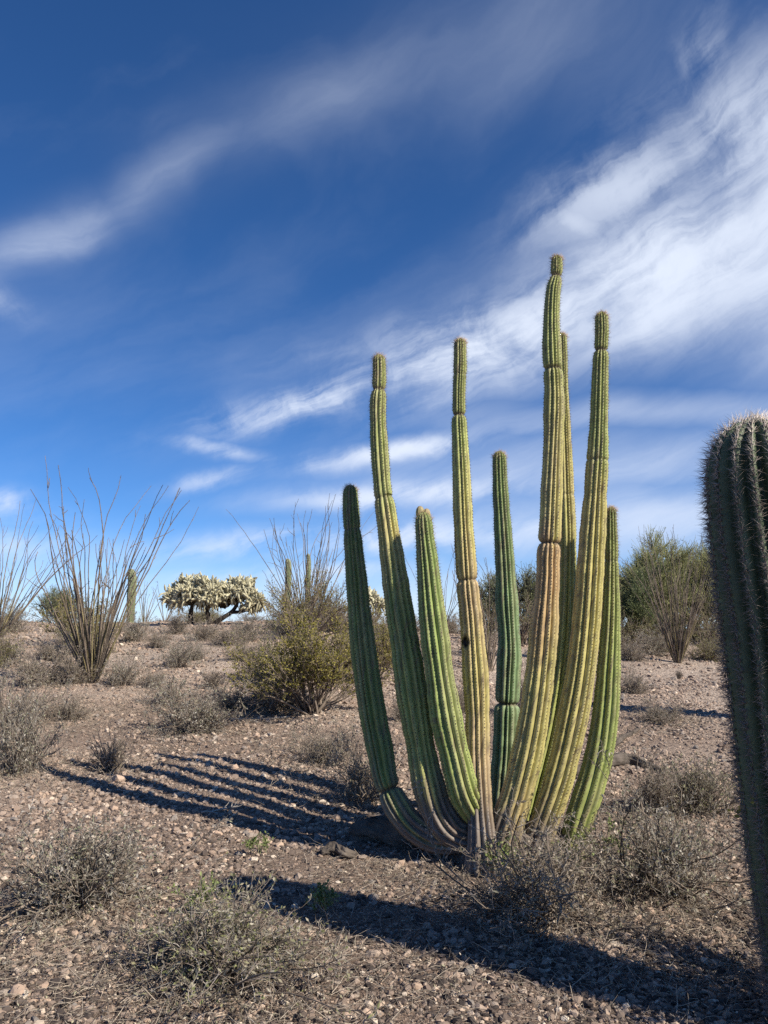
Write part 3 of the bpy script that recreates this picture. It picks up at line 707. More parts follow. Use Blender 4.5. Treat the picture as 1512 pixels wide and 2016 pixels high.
def off_sag(x, y, h, rad, label, seed):
    z = float(height(x, y)); C = [[x, y, z - .1, rad * .85], [x, y, z + h * .5, rad], [x + .03, y, z + h * .8, rad], [x + .03, y, z + h, rad * .85]]
    build_saguaro('saguaro_cactus', label, C, seed, ribs=16, spl=.04, nsp=3, spacing=.08, detail=False, ds=.15, green=(.12, .15, .08))
off_sag(6.95, 8.3, 4.3, .17, 'lone saguaro past the thick spiny trunk, its long shadow crossing the gravel', 514)

# ------------------------------------------------------------------ shrubs
GREYT = np.array([.30, .24, .19]); DARKT = np.array([.135, .108, .09]); SILVER = np.array([.46, .41, .36])
def twig_col(r, M, a, b): return a + (b - a) * r.random((M, 1)) * np.ones(3)
def bursage(seed, R, H, nm, n2, n3, nl, leafcols, lobes=7, upright=0.0, tone=1.0):
    """low uneven bush of fine twigs; returns (twig mesh, leaf mesh)"""
    r = np.random.default_rng(seed)
    # stems gather in lobes of different reach, so the outline is ragged
    lp_ = r.uniform(0, 6.28, lobes); li = np.arccos(r.uniform(.10 + .5 * upright, .95, lobes)); lr = r.uniform(.55, 1.12, lobes)
    w = r.integers(0, lobes, nm)
    ph = lp_[w] + r.normal(0, .38, nm); inc = np.clip(li[w] + r.normal(0, .26, nm), .02, 1.42 - .5 * upright)
    d = np.stack([np.sin(inc) * np.cos(ph), np.sin(inc) * np.sin(ph), np.cos(inc)], 1)
    ln = 1.0 / np.sqrt((np.sin(inc) / R) ** 2 + (np.cos(inc) / H) ** 2) * lr[w] * np.where(r.random(nm) < .2, r.uniform(1.0, 1.35, nm), r.uniform(.35, 1.0, nm))
    st = np.stack([r.normal(0, R * .07, nm), r.normal(0, R * .07, nm), np.full(nm, -.015)], 1)
    P1 = grow(r, st, d, ln, 8, .19, .03)
    P2 = sprout(r, P1, n2, .25, 1, .95, (R * .14, R * .42), 5, .25, .03)
    P3 = sprout(r, P2, n3, .1, 1, 1.1, (R * .05, R * .17), 4, .32, .02)
    for P in (P1, P2, P3): P[..., 2] = np.maximum(P[..., 2], -.02)
    tap = lambda n, a, b: np.linspace(a, b, n)[None]
    parts = [tubes(P1, tap(8, .0050, .0018) * r.uniform(.7, 1.3, (nm, 1)), 4, twig_col(r, nm, DARKT * .8, GREYT * .9) * tone),
             tubes(P2, tap(5, .0021, .0010) * r.uniform(.7, 1.3, (n2, 1)), 3, twig_col(r, n2, DARKT, GREYT * 1.15) * tone),
             tubes(P3, tap(4, .0013, .0008) * r.uniform(.7, 1.3, (n3, 1)), 3, twig_col(r, n3, DARKT, SILVER) * tone)]
    tw = mesh_from('twigs', parts, M_twig)
    a = leaves(r, P3, nl, (.010, .026), (.0022, .0056), .2, 1, leafcols)
    b = leaves(r, P2, nl // 4, (.010, .026), (.0022, .0056), .4, 1, leafcols)
    return tw, mesh_from('leaves', [a, b], M_leaf, False)
LC_grey = [(.38, .345, .28), (.26, .225, .18), (.47, .43, .37), (.20, .17, .135), (.31, .31, .20)]
LC_green = [(.22, .25, .10), (.28, .29, .14), (.30, .28, .21), (.17, .20, .08), (.35, .33, .26)]
LC_mat = [(.30, .28, .16), (.36, .32, .23), (.24, .25, .11), (.42, .38, .30), (.20, .17, .13)]
LC_dry = [(.32, .265, .21), (.44, .37, .30), (.22, .18, .14), (.30, .28, .19)]
BUSH = {
    'big': bursage(11, .66, .38, 80, 560, 1600, 5200, LC_grey, 14),
    'mat': bursage(12, .74, .26, 100, 700, 1800, 6000, LC_mat, 18),
    'twiggy': bursage(13, .64, .46, 80, 620, 1700, 4200, LC_dry, 13),
    'silver': bursage(14, .62, .44, 80, 620, 1700, 4800, LC_grey, 13),
    'fan': bursage(15, .26, .34, 130, 600, 900, 300, LC_dry, 12, upright=.9),
    'mid': bursage(16, .60, .42, 60, 480, 1400, 4200, LC_grey, 11),
    'mid2': bursage(17, .60, .36, 60, 480, 1400, 3800, LC_dry, 12),
    'olive': bursage(18, .60, .50, 70, 700, 1800, 4600, [(.22, .21, .06), (.26, .25, .09), (.18, .17, .06), (.30, .27, .12)], 8),
}
def place_bush(kind, px, py, wpx, hpx, label, group=None, name='desert_shrub', pos=None):
    tw, lv = BUSH[kind]
    p = gp(px, py) if pos is None else gxy(*pos)
    Y = p[1]
    R0 = {'fan': .30}.get(kind, .66); H0 = {'big': .42, 'mat': .32, 'twiggy': .52, 'silver': .50, 'fan': .36, 'mid': .45, 'mid2': .40, 'olive': .5}[kind]
    wpx = wpx * (1.0 if kind in ('big', 'mat', 'twiggy', 'silver', 'fan') else 1.4); hpx = hpx * (1.0 if kind in ('big', 'mat', 'twiggy', 'silver', 'fan') else 1.15)
    sx = wpx / F * Y * .5 / R0; sz = hpx / F * Y / H0
    o = thing(name, label, 'shrub', p, float(rng.uniform(0, 6.28)), group, (sx, sx, sz))
    obj('twigs', tw, o)
    if lv: obj('leaves', lv, o)['kind'] = 'stuff'
    return o
NEAR = [
    ('big', 160, 1775, 580, 175, 'grey leafy shrub sprawling in front of the fan-shaped twig bush'),
    ('mat', 420, 1915, 680, 130, 'low matted shrub with yellow-green leaf tips across the saguaro shadow tip'),
    ('twiggy', 1070, 1800, 560, 215, 'brown twiggy shrub growing in front of the yellow cactus stems'),
    ('silver', 1265, 1750, 520, 230, 'silvery twiggy shrub between the organ pipe cactus and the saguaro'),
    ('fan', 218, 1520, 120, 105, 'small fan-shaped bush of upright brown twigs amid the stem shadows'),
    ('mid', 30, 1520, 170, 150, 'round grey shrub at the gravel edge beside the fan-shaped bush'),
    ('mid2', 35, 1425, 150, 78, 'low dense grey shrub below the ocotillo clump'),
    ('mid', 380, 1440, 210, 85, 'wide flat grey shrub just uphill of the striped shadows'),
    ('mid', 330, 1385, 90, 45, 'small pale grey shrub uphill of the wide flat one'),
    ('mid2', 70, 1350, 150, 70, 'dense grey shrub touching the foot of the ocotillo'),
    ('mid', 238, 1350, 100, 55, 'small rounded grey shrub at the foot of the ocotillo, on its cholla side'),
    ('mid', 350, 1315, 95, 55, 'pale grey shrub downhill of the cholla in open gravel'),
    ('fan', 418, 1355, 75, 55, 'little dark upright bush downhill of the cholla'),
    ('mid2', 715, 1575, 170, 115, 'brown dry shrub half hidden behind the bent lower stems'),
    ('mid2', 640, 1500, 150, 70, 'thin dry shrub in the creosote shade'),
    ('mid', 268, 1262, 80, 48, 'grey shrub uphill of the ocotillo beside the saguaro column'),
    ('twiggy', 345, 1248, 95, 60, 'dark tangled shrub beneath the cholla crown'),
    ('mid2', 405, 1258, 80, 38, 'low grey shrub in front of the cholla trunk'),
    ('mid', 25, 1245, 110, 55, 'grey-green shrub on the crest below the ocotillo at the slope edge'),
    ('olive', 12, 1310, 90, 75, 'yellow-olive shrub downhill of the crest ocotillo'),
    ('olive', 165, 1285, 120, 95, 'olive shrub standing directly behind the ocotillo wands'),
    ('mid2', 145, 1345, 100, 70, 'dark dry shrub behind the ocotillo base'),
    ('mid2', 1245, 1365, 80, 50, 'dry brown shrub beside the straight saguaro shadow'),
    ('fan', 1337, 1336, 28, 26, 'tiny dry bush directly in front of the dense ocotillo'),
    ('mid', 1280, 1290, 120, 50, 'grey shrub behind the dense ocotillo foot'),
    ('mid2', 1240, 1300, 90, 45, 'low dry shrub beside the dense ocotillo'),
    ('olive', 1390, 1300, 110, 60, 'yellowish shrub between the dense ocotillo and the saguaro'),
    ('mid', 885, 1235, 90, 45, 'grey shrub seen between the third and fourth organ pipe stems'),
    ('mid2', 720, 1245, 110, 50, 'dry shrub below the small cholla'),
    ('olive', 735, 1310, 110, 110, 'yellow-olive shrub seen between the two bent stems'),
    ('mid2', 900, 1400, 90, 60, 'dry shrub behind the tan organ pipe stem'),
    ('mid', 1040, 1420, 110, 110, 'grey shrub behind the tallest organ pipe stem'),
    ('mid2', 940, 1290, 90, 60, 'brown shrub between the tan stem and the blue-green stem'),
    ('twiggy', 790, 1420, 90, 60, 'thin twiggy shrub behind the second bent stem'),
    ('mid2', 480, 1300, 90, 40, 'dry shrub downhill of the cholla next to the creosote'),
    ('olive', 520, 1345, 130, 110, 'olive shrub crowding the side of the creosote'),
    ('mid2', 545, 1395, 170, 70, 'brown dry shrub under the creosote edge'),
    ('mat', 1370, 1600, 240, 90, 'sparse yellowish shrub beside the saguaro trunk'),
    ('twiggy', 1290, 1600, 190, 130, 'sparse pale twig shrub in front of the fallen log'),
    ('mid2', 450, 1270, 90, 40, 'low grey shrub on the creosote side of the cholla'),
    ('mid', 570, 1250, 120, 50, 'grey shrub at the foot of the crest ocotillo'),
    ('mid2', 660, 1245, 120, 50, 'brown shrub on the crest behind the creosote'),
    ('mid2', 300, 1352, 80, 36, 'low dry shrub in open gravel between the ocotillo and the dark upright bush'),
    ('mid', 455, 1395, 100, 45, 'grey shrub uphill of the wide flat shrub, beside the creosote shade'),
    ('mid2', 130, 1415, 110, 48, 'low dry shrub in open gravel below the foot of the ocotillo'),
    ('mid', 190, 1262, 80, 40, 'grey shrub on the crest right behind the ocotillo wands'),
    ('mid2', 100, 1300, 90, 45, 'dry shrub uphill of the dense grey one at the ocotillo foot'),
    ('mid', 490, 1262, 80, 45, 'grey-tan shrub where the cholla joints hang over the creosote side'),
    ('mid2', 310, 1275, 70, 36, 'dry shrub downhill of the dark tangle under the cholla'),
    ('mid', 380, 1300, 70, 36, 'small pale shrub downhill of the cholla trunk'),
    ('mid2', 1300, 1420, 120, 40, 'flat dry shrub just below the straight saguaro shadow'),
    ('mid', 860, 1300, 70, 40, 'pale shrub on the slope between the third and fourth organ pipe stems'),
]
for a in NEAR: place_bush(*a)
def scatter_bushes():
    r = np.random.default_rng(77)
    marks = [('the edge ocotillo', -8, 17.5), ('the short stout saguaro', -6.6, 21), ('the spreading cholla', -4.6, 18.5), ('the two slim saguaro columns', -2.2, 24), ('the small cholla', -.3, 20), ('the mid-crest ocotillo', 1.5, 21),
             ('the open green tree', 3.4, 19), ('the slender tree', 3.6, 15), ('the dark green tree', 5.6, 19), ('the dense ocotillo', 6.2, 17), ('the feathery palo verde', 7, 21), ('the hidden palo verde', 8.7, 22)]
    todo = []
    for i in range(64):
        x = r.uniform(-14, 16); y = r.uniform(17.5, 30)
        if abs(x + 4.6) < 1.6 and y < 21: continue
        k = ['mid', 'mid2', 'olive'][int(r.integers(0, 3))]
        w = r.uniform(.7, 1.5); h = r.uniform(.3, .75)
        m = min(marks, key=lambda q: math.hypot(q[1] - x, q[2] - y))
        side = 'beyond' if y > m[2] + 2.5 else ('downhill of' if y < m[2] - 1 else 'beside')
        lab = '%s %s %s shrub on the crest %s %s' % ('knee-high' if h > .48 else 'low', 'wide' if w > 1.1 else 'compact', {'mid': 'grey', 'mid2': 'dry brown', 'olive': 'olive'}[k], side, m[0])
        todo.append([lab, w, k, h, x, y])
    for lab in {t[0] for t in todo}:
        same = sorted((t for t in todo if t[0] == lab), key=lambda t: t[1])
        if len(same) > 1:
            words = ['narrower', 'wider'] if len(same) == 2 else ['narrowest', 'middling'] + ['broad'] * (len(same) - 3) + ['widest']
            for t, wd in zip(same, words): t[0] = lab.replace(' wide ', ' ' + wd + ' ').replace(' compact ', ' small ' + wd + ' ')
    for lab, w, k, h, x, y in todo:
        place_bush(k, 0, 0, w / y * F, h / y * F, lab, 'small shrubs along the crest', pos=(x, y))
scatter_bushes()

# small green herbs among the cactus feet
def build_herb(seed, px, py, h, label, n=9):
    r = np.random.default_rng(seed); p = gp(px, py); o = thing('green_herb', label, 'plant', p)
    d = unit(np.stack([r.normal(0, .35, n), r.normal(0, .35, n), np.ones(n)], 1))
    P = grow(r, np.stack([r.normal(0, .03, n), r.normal(0, .03, n), np.zeros(n) - .01], 1), d, r.uniform(.5, 1, n) * h, 7, .12, .03)
    P2 = sprout(r, P, n * 6, .25, 1, .7, (.04, .12), 4, .2)
    obj('stalks', mesh_from('stalks', [tubes(P, np.linspace(.003, .0012, 7)[None] * np.ones((n, 1)), 3, twig_col(r, n, GREYT, np.array([.2, .22, .1]))), tubes(P2, np.linspace(.0014, .0008, 4)[None] * np.ones((n * 6, 1)), 3, twig_col(r, n * 6, GREYT, np.array([.22, .24, .1])))], M_twig), o)
    lc = [(.20, .26, .08), (.26, .31, .12), (.16, .21, .06), (.30, .32, .16)]
    obj('leaves', mesh_from('leaves', [leaves(r, P2, n * 34, (.014, .032), (.004, .008), .1, 1, lc), leaves(r, P, n * 10, (.014, .032), (.004, .008), .4, 1, lc)], M_leaf, False), o)['kind'] = 'stuff'
build_herb(1, 1045, 1690, .38, 'leafy green herb climbing between the tan and yellow stem bases', 12)
build_herb(2, 990, 1730, .30, 'sparse green herb in front of the tan stem base')
build_herb(3, 1130, 1720, .26, 'green herb under the yellow stem')
build_herb(4, 640, 1800, .18, 'small pale herb in the saguaro shadow')
build_herb(5, 510, 1680, .16, 'lone dry herb at the edge of the stem shadows', 5)
build_herb(6, 1200, 1700, .32, 'green herb in front of the outermost stem')
build_herb(7, 420, 1800, .22, 'yellow-green herb rising out of the matted shrub')

def build_creosote(seed, loc, R, H, label, nm=46, n2=700, n3=2600, nl=9000, name='creosote_bush', lc=None, up=.05):
    r = np.random.default_rng(seed); o = thing(name, label, 'bush', loc)
    ph = r.uniform(0, 6.28, nm); inc = np.arccos(r.uniform(.45, 1, nm))
    d = np.stack([np.sin(inc) * np.cos(ph), np.sin(inc) * np.sin(ph), np.cos(inc)], 1)
    ln = 1.0 / np.sqrt((np.sin(inc) / R) ** 2 + (np.cos(inc) / H) ** 2) * r.uniform(.65, 1.0, nm)
    P1 = grow(r, np.stack([r.normal(0, .05, nm), r.normal(0, .05, nm), np.full(nm, -.03)], 1), d, ln, 9, .11, .02)
    P2 = sprout(r, P1, n2, .35, 1, .6, (.18 * H, .38 * H), 6, .14, up)
    P3 = sprout(r, P2, n3, .2, 1, .7, (.06 * H, .16 * H), 4, .18, up)
    obj('branches', mesh_from('branches', [tubes(P1, np.linspace(.011, .003, 9)[None] * r.uniform(.6, 1.3, (nm, 1)) * H, 5, twig_col(r, nm, DARKT * .6, GREYT)),
        tubes(P2, np.linspace(.0035, .0015, 6)[None] * np.ones((n2, 1)) * H, 3, twig_col(r, n2, DARKT * .8, GREYT)),
        tubes(P3, np.linspace(.0018, .001, 4)[None] * np.ones((n3, 1)) * H, 3, twig_col(r, n3, DARKT, GREYT * 1.2))], M_twig), o)
    lc = lc or [(.25, .225, .045), (.31, .27, .06), (.20, .19, .04), (.37, .31, .085)]
    obj('leaves', mesh_from('leaves', [leaves(r, P3, nl, (.014, .032), (.005, .010), .1, 1, lc), leaves(r, P2, nl // 4, (.014, .032), (.005, .010), .5, 1, lc)], M_leaf, False), o)['kind'] = 'stuff'
    return o
build_creosote(31, gp(615, 1405), 1.12, 1.40, 'creosote bush with olive-yellow leaves and a dark bare base', 38, 700, 2600, 17000)
build_creosote(32, gp(735, 1345), .8, 1.1, 'smaller creosote bush behind the bent cactus stem', 34, 450, 1600, 6000)
build_creosote(33, gp(150, 1275), 1.1, 1.0, 'low creosote bush behind the tall ocotillo', 30, 400, 1400, 5200)
build_creosote(34, gxy(2.42, 3.5), 1.0, 1.35, 'sparse creosote bush growing beside the thick saguaro trunk', 46, 700, 2300, 8000)
build_creosote(35, gp(600, 1262), 1.4, 1.5, 'creosote bush at the crest under the ocotillo wands', 30, 420, 1500, 5200)
for q_, (px_, Y_, h_, lab_) in enumerate(((1225, 18.5, 1.0, 'olive brush at the foot of the dark green tree'), (1285, 19, 1.1, 'olive brush at the foot of the feathery palo verde'), (1400, 19.5, 1.2, 'olive brush between the dense ocotillo and the saguaro trunk'),
                                          (1020, 17.5, 1.2, 'olive brush at the foot of the open green tree'), (955, 19, 1.0, 'olive brush behind the dark ocotillo'), (1160, 18, 1.0, 'olive brush behind the yellow stem'))):
    build_creosote(370 + q_, gxy(*at(px_, 1240, Y_)[:2]), 1.1, h_, lab_, 30, 300, 1000, 3000, name='desert_brush', lc=[(.19, .19, .07), (.25, .24, .10), (.15, .15, .06), (.30, .27, .14)])
build_creosote(36, gxy(5.6, 7.0), 1.0, 1.6, 'creosote bush standing beyond the saguaro trunk', 34, 420, 1400, 4200)

# ------------------------------------------------------------------ ocotillo
def build_ocotillo(seed, loc, H, n, label, spread=.42, lean=0.0, kink=.5, rad=.012, forks=.5, tone=1.15):
    r = np.random.default_rng(seed); o = thing('ocotillo', label, 'ocotillo', loc)
    for i in range(n):
        ph = r.uniform(0, 6.28); a = spread * math.sqrt(r.uniform(.02, 1))
        d = np.array([math.sin(a) * math.cos(ph) + lean, math.sin(a) * math.sin(ph), math.cos(a)]); d /= np.linalg.norm(d)
        ln = H * (r.uniform(.62, 1.05) if r.random() < .75 else r.uniform(.4, .7))
        m = 16; P = np.empty((1, m, 3)); P[0, 0] = [math.cos(ph) * .06 * r.random(), math.sin(ph) * .06 * r.random(), -.03]
        for k in range(1, m):
            w = .042 + .13 * kink * max(0, k / m - .5) * 2
            d = d + r.normal(0, w, 3) + np.array([0, 0, .012 if k < 9 else -.002]); d /= np.linalg.norm(d)
            P[0, k] = P[0, k - 1] + d * ln / (m - 1)
        R = np.linspace(rad, rad * .26, m)[None] * r.uniform(.75, 1.15)
        c = (np.array([.17, .135, .105]) * r.uniform(.7, 1.35)) * tone
        cc = np.ones((1, m, 1)) * c * (1 + .25 * np.sin(np.arange(m) * 2.3 + i))[None, :, None]
        if r.random() < .25: cc[:, 1:7] = cc[:, 1:7] * [1.1, 1.15, .8]
        parts = [tubes(P, R, 5, cc)]
        if r.random() < forks:
            q = sprout(r, P, int(r.integers(1, 4)), .6, .98, .75, (H * .05, H * .16), 5, .16, .03)
            parts.append(tubes(q, np.linspace(rad * .4, rad * .2, 5)[None] * np.ones((len(q), 1)), 4, c))
        K = int(26 * ln); t = r.uniform(.05, 1, K) * (m - 1.001); j = t.astype(int); f = (t - j)[:, None]
        b = P[0, j] * (1 - f) + P[0, j + 1] * f
        parts.append(needles(b, b + unit(r.normal(0, 1, (K, 3)) + [0, 0, .3]) * r.uniform(.02, .04, (K, 1)), .0016, np.array([.22, .19, .16])))
        obj('stem', mesh_from('stem', parts, M_bark), o)
    return o
build_ocotillo(61, gp(182, 1343), 3.1, 52, 'tall grey ocotillo clump with long kinked wands on the gravel slope', .45, .02, .75, .0145, .6)
build_ocotillo(62, gxy(*at(-5, 1222, 17.5)[:2]), 3.3, 40, 'ocotillo fanning out on the crest beyond the grey shrubs', .66, .16, .7, .0135)
build_ocotillo(63, gp(602, 1245), 3.1, 44, 'broad ocotillo on the crest around the two slim saguaro columns', .58, .03, .7, .0130)
build_ocotillo(64, gp(1335, 1306), 2.65, 78, 'dense upright ocotillo bundle in front of the palo verde trees', .42, 0, .3, .0105, .2, 1.2)
def crest_oco(seed, px, Y, H, n, label, **k):
    p = at(px, 1220, Y); build_ocotillo(seed, gxy(p[0], p[1]), H, n, label, **k)
crest_oco(65, 285, 23, 1.7, 12, 'small sparse ocotillo behind the short saguaro column', spread=.6)
crest_oco(66, 325, 25, 1.5, 9, 'thin ocotillo between the short saguaro column and the cholla', spread=.6)
crest_oco(67, 868, 21, 2.5, 20, 'ocotillo seen between the third and fourth organ pipe stems', spread=.4)
crest_oco(68, 960, 14, 2.1, 22, 'dark ocotillo seen between the tan stem and the blue-green stem', spread=.38)
crest_oco(69, 1030, 20, 2.6, 14, 'ocotillo seen behind the tallest organ pipe stem', spread=.45)

# ------------------------------------------------------------------ cholla
def build_cholla(seed, loc, lobes, trunks, label, per=10):
    """lobes: (x, y, z, rx, rz, clusters); trunks: polylines of points; metres from the base"""
    r = np.random.default_rng(seed); o = thing('cholla_cactus', label, 'cactus', loc)
    tp = [tubes(catmull(np.array(t, float), 5)[None, :, :3], catmull(np.array(t, float), 5)[None, :, 3], 8, np.array([.05, .04, .033])) for t in trunks]
    cen, out = [], []
    for x, y, z, rx, rz, n in lobes:
        ph = r.uniform(0, 6.28, n); c = r.uniform(-.2, 1, n); q = np.sqrt(1 - c * c); k = r.uniform(.6, 1.0, n)
        dd = np.stack([q * np.cos(ph), q * np.sin(ph), c], 1)
        cen.append(np.array([x, y, z]) + dd * k[:, None] * [rx, rx * .8, rz]); out.append(dd)
        st = np.repeat([[x, y, z - rz * .45]], n, 0) + r.normal(0, rx * .08, (n, 3))
        t = np.linspace(0, 1, 6)[None, :, None]
        B = st[:, None] * (1 - t) + cen[-1][:, None] * t; B[:, 1:-1] += r.normal(0, rx * .05, (n, 4, 3)); B[..., 2] += (np.sin(t * 3.1) * -.05)[..., 0]
        tp.append(tubes(B, np.linspace(.026, .016, 6)[None] * np.ones((n, 1)), 5, np.array([.10, .08, .055])))
    obj('trunk', mesh_from('trunk', tp, M_bark), o)
    cen = np.concatenate(cen); out = np.concatenate(out); K = len(cen)
    i = np.repeat(np.arange(K), per); M = len(i)
    dirs = unit(out[i] * .7 + unit(r.normal(0, 1, (M, 3))) * 1.0 + [0, 0, .35])
    J = grow(r, cen[i] + r.normal(0, .035, (M, 3)), dirs, r.uniform(.10, .19, M), 4, .12, .02)
    low = np.nonzero(out[:, 2] < .75)[0]; i2 = np.repeat(low, max(2, per // 3))
    Hg = grow(r, cen[i2] + r.normal(0, .04, (len(i2), 3)), unit(r.normal(0, .5, (len(i2), 3)) + [0, 0, -.5]), r.uniform(.12, .30, len(i2)), 6, .14, -.20)
    Hg[..., 2] = np.maximum(Hg[..., 2], .1)
    zmax = cen[:, 2].max() + .1; lay, sp = [], []
    for Q, rad in ((J, .024), (Hg, .025)):
        Mq, Nq, _ = Q.shape
        pr = np.array([.75, 1.1, 1.05, .45]) if Nq == 4 else np.array([.6, 1.1, .7, 1.1, .75, .5])
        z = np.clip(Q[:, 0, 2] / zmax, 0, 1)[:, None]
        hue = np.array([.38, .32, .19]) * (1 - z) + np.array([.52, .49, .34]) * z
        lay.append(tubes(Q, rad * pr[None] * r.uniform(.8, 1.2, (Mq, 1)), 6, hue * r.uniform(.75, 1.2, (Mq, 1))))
        k = Mq * 26; a = r.integers(0, Mq, k); t = r.uniform(0, 1, k) * (Nq - 1.001); j = t.astype(int); f = (t - j)[:, None]
        b = Q[a, j] * (1 - f) + Q[a, j + 1] * f; dd = unit(r.normal(0, 1, (k, 3)))
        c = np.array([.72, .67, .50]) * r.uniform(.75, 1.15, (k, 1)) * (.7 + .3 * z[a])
        sp.append(needles(b + dd * rad * .7, b + dd * (rad + r.uniform(.012, .030, (k, 1))), .0022, c))
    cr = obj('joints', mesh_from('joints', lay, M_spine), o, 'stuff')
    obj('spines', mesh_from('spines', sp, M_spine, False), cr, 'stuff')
    return o
p = gp(420, 1230); u = p[1] / F
build_cholla(81, p, [(-46 * u, 0, 58 * u, 42 * u, 34 * u, 54), (-10 * u, -.15, 52 * u, 34 * u, 38 * u, 40), (48 * u, .1, 62 * u, 32 * u, 30 * u, 40), (76 * u, -.1, 36 * u, 22 * u, 24 * u, 24), (16 * u, .2, 52 * u, 30 * u, 30 * u, 30), (-72 * u, -.1, 46 * u, 20 * u, 20 * u, 18)],
             [[(-44 * u, 0, -.05, .07), (-45 * u, 0, 20 * u, .055), (-40 * u, 0, 50 * u, .04)], [(-4 * u, 0, -.05, .075), (-10 * u, 0, 14 * u, .06), (-18 * u, 0, 45 * u, .04)],
              [(-2 * u, 0, -.03, .07), (14 * u, -.05, 10 * u, .06), (34 * u, 0, 24 * u, .05), (44 * u, 0, 38 * u, .045), (50 * u, 0, 62 * u, .04)], [(34 * u, 0, 24 * u, .045), (60 * u, -.1, 26 * u, .035), (72 * u, -.1, 36 * u, .03)]],
             'spreading cholla cactus with dense pale straw joints and black trunks')
p = at(735, 1200, 20); p = gxy(p[0], p[1]); u = 20 / F
build_cholla(82, p, [(-14 * u, 0, 62 * u, 16 * u, 18 * u, 20), (8 * u, 0, 50 * u, 12 * u, 12 * u, 10)], [[(6 * u, 0, -.05, .06), (2 * u, 0, 20 * u, .05), (-12 * u, 0, 50 * u, .035)], [(2 * u, 0, 18 * u, .045), (10 * u, 0, 30 * u, .035), (9 * u, 0, 48 * u, .03)]],
             'small cholla cactus seen between the two bent organ pipe stems', 7)

# ------------------------------------------------------------------ palo verde and other trees beyond the flat
def build_tree(seed, loc, H, W, label, nt=4, lc=None, twig=(.25, .25, .12), n3=3000, nl=6000, up=.07, name='palo_verde_tree'):
    r = np.random.default_rng(seed); o = thing(name, label, 'tree', loc)
    d = np.stack([r.normal(0, .35, nt), r.normal(0, .35, nt), np.ones(nt)], 1)
    P0 = grow(r, np.stack([r.normal(0, .08, nt), r.normal(0, .08, nt), np.full(nt, -.1)], 1), d, r.uniform(.45, .7, nt) * H, 9, .12, .03)
    P1 = sprout(r, P0, 38, .2, 1, .85, (.3 * W, .55 * W), 8, .14, up)
    P2 = sprout(r, P1, 330, .25, 1, .7, (.14 * W, .3 * W), 6, .15, up)
    P3 = sprout(r, P2, n3, .2, 1, .55, (.10 * W, .26 * W), 6, .09, up)
    bk = np.array([.11, .105, .06])
    obj('trunk', mesh_from('trunk', [tubes(P0, np.linspace(.07, .025, 9)[None] * np.ones((nt, 1)) * H / 3, 7, bk), tubes(P1, np.linspace(.026, .010, 8)[None] * np.ones((38, 1)) * H / 3, 5, bk)], M_bark), o)
    tc_ = np.array(twig)
    cr = obj('crown', mesh_from('crown', [tubes(P2, np.linspace(.011, .005, 6)[None] * np.ones((330, 1)), 4, twig_col(r, 330, tc_ * .7, tc_)), tubes(P3, np.linspace(.0055, .0028, 6)[None] * np.ones((n3, 1)), 3, twig_col(r, n3, tc_ * .8, tc_ * 1.4))], M_twig), o, 'stuff')
    lc = lc or [(.25, .26, .10), (.30, .30, .13), (.20, .21, .08), (.34, .32, .17)]
    obj('leaves', mesh_from('leaves', [leaves(r, P3, nl, (.03, .07), (.005, .011), .15, 1, lc)], M_leaf, False), cr, 'stuff')
    return o
def tree_at(seed, px, Y, top, wpx, label, **k):
    p = at(px, 1220, Y); q = gxy(p[0], p[1]); H = at(px, top, Y)[2] - q[2]
    build_tree(seed, q, H * 1.08, wpx * 1.35 / F * Y, label, **k)
GG = [(.20, .235, .10), (.26, .28, .13), (.17, .195, .075), (.30, .31, .18)]
tree_at(91, 1285, 21, 1050, 150, 'feathery palo verde tree behind the dense ocotillo')
tree_at(92, 1390, 22, 1065, 170, 'palo verde tree partly hidden by the saguaro trunk')
tree_at(93, 1225, 19, 1070, 110, 'dark green tree beside the outermost organ pipe stem', lc=GG, twig=(.10, .12, .06))
tree_at(94, 1045, 19, 1080, 130, 'open green tree seen between the blue-green stem and the tallest stem', lc=GG, twig=(.10, .10, .07), n3=1500, nl=5000)
tree_at(95, 960, 22, 1120, 90, 'small grey-green tree seen between the tan stem and the blue-green stem', lc=GG, twig=(.12, .11, .08), n3=1100, nl=3000)
tree_at(96, 1480, 23, 1090, 190, 'palo verde tree behind the saguaro trunk')
tree_at(97, 1140, 15, 1000, 60, 'slender bare-stemmed tree rising behind the yellow stem', nt=2, lc=GG, twig=(.12, .11, .08), n3=400, nl=900)
tree_at(98, 110, 27, 1165, 90, 'low grey-green tree on the far side of the crest', lc=GG, twig=(.13, .13, .09), n3=1500, nl=5000)
tree_at(99, 1620, 20, 1060, 200, 'palo verde tree past the saguaro trunk')
tree_at(101, 1335, 23, 1068, 170, 'pale palo verde tree standing behind the feathery one', twig=(.24, .24, .12))
tree_at(102, 1232, 22, 1068, 150, 'pale palo verde tree standing behind the dark green tree', twig=(.24, .24, .12))
tree_at(103, 1440, 26, 1080, 180, 'tall pale palo verde tree far behind the saguaro trunk', twig=(.24, .24, .12))
tree_at(104, 1090, 24, 1110, 130, 'pale palo verde tree behind the tallest organ pipe stem', twig=(.24, .24, .12))
tree_at(100, 1185, 24, 1130, 120, 'bushy palo verde tree behind the yellow stems')

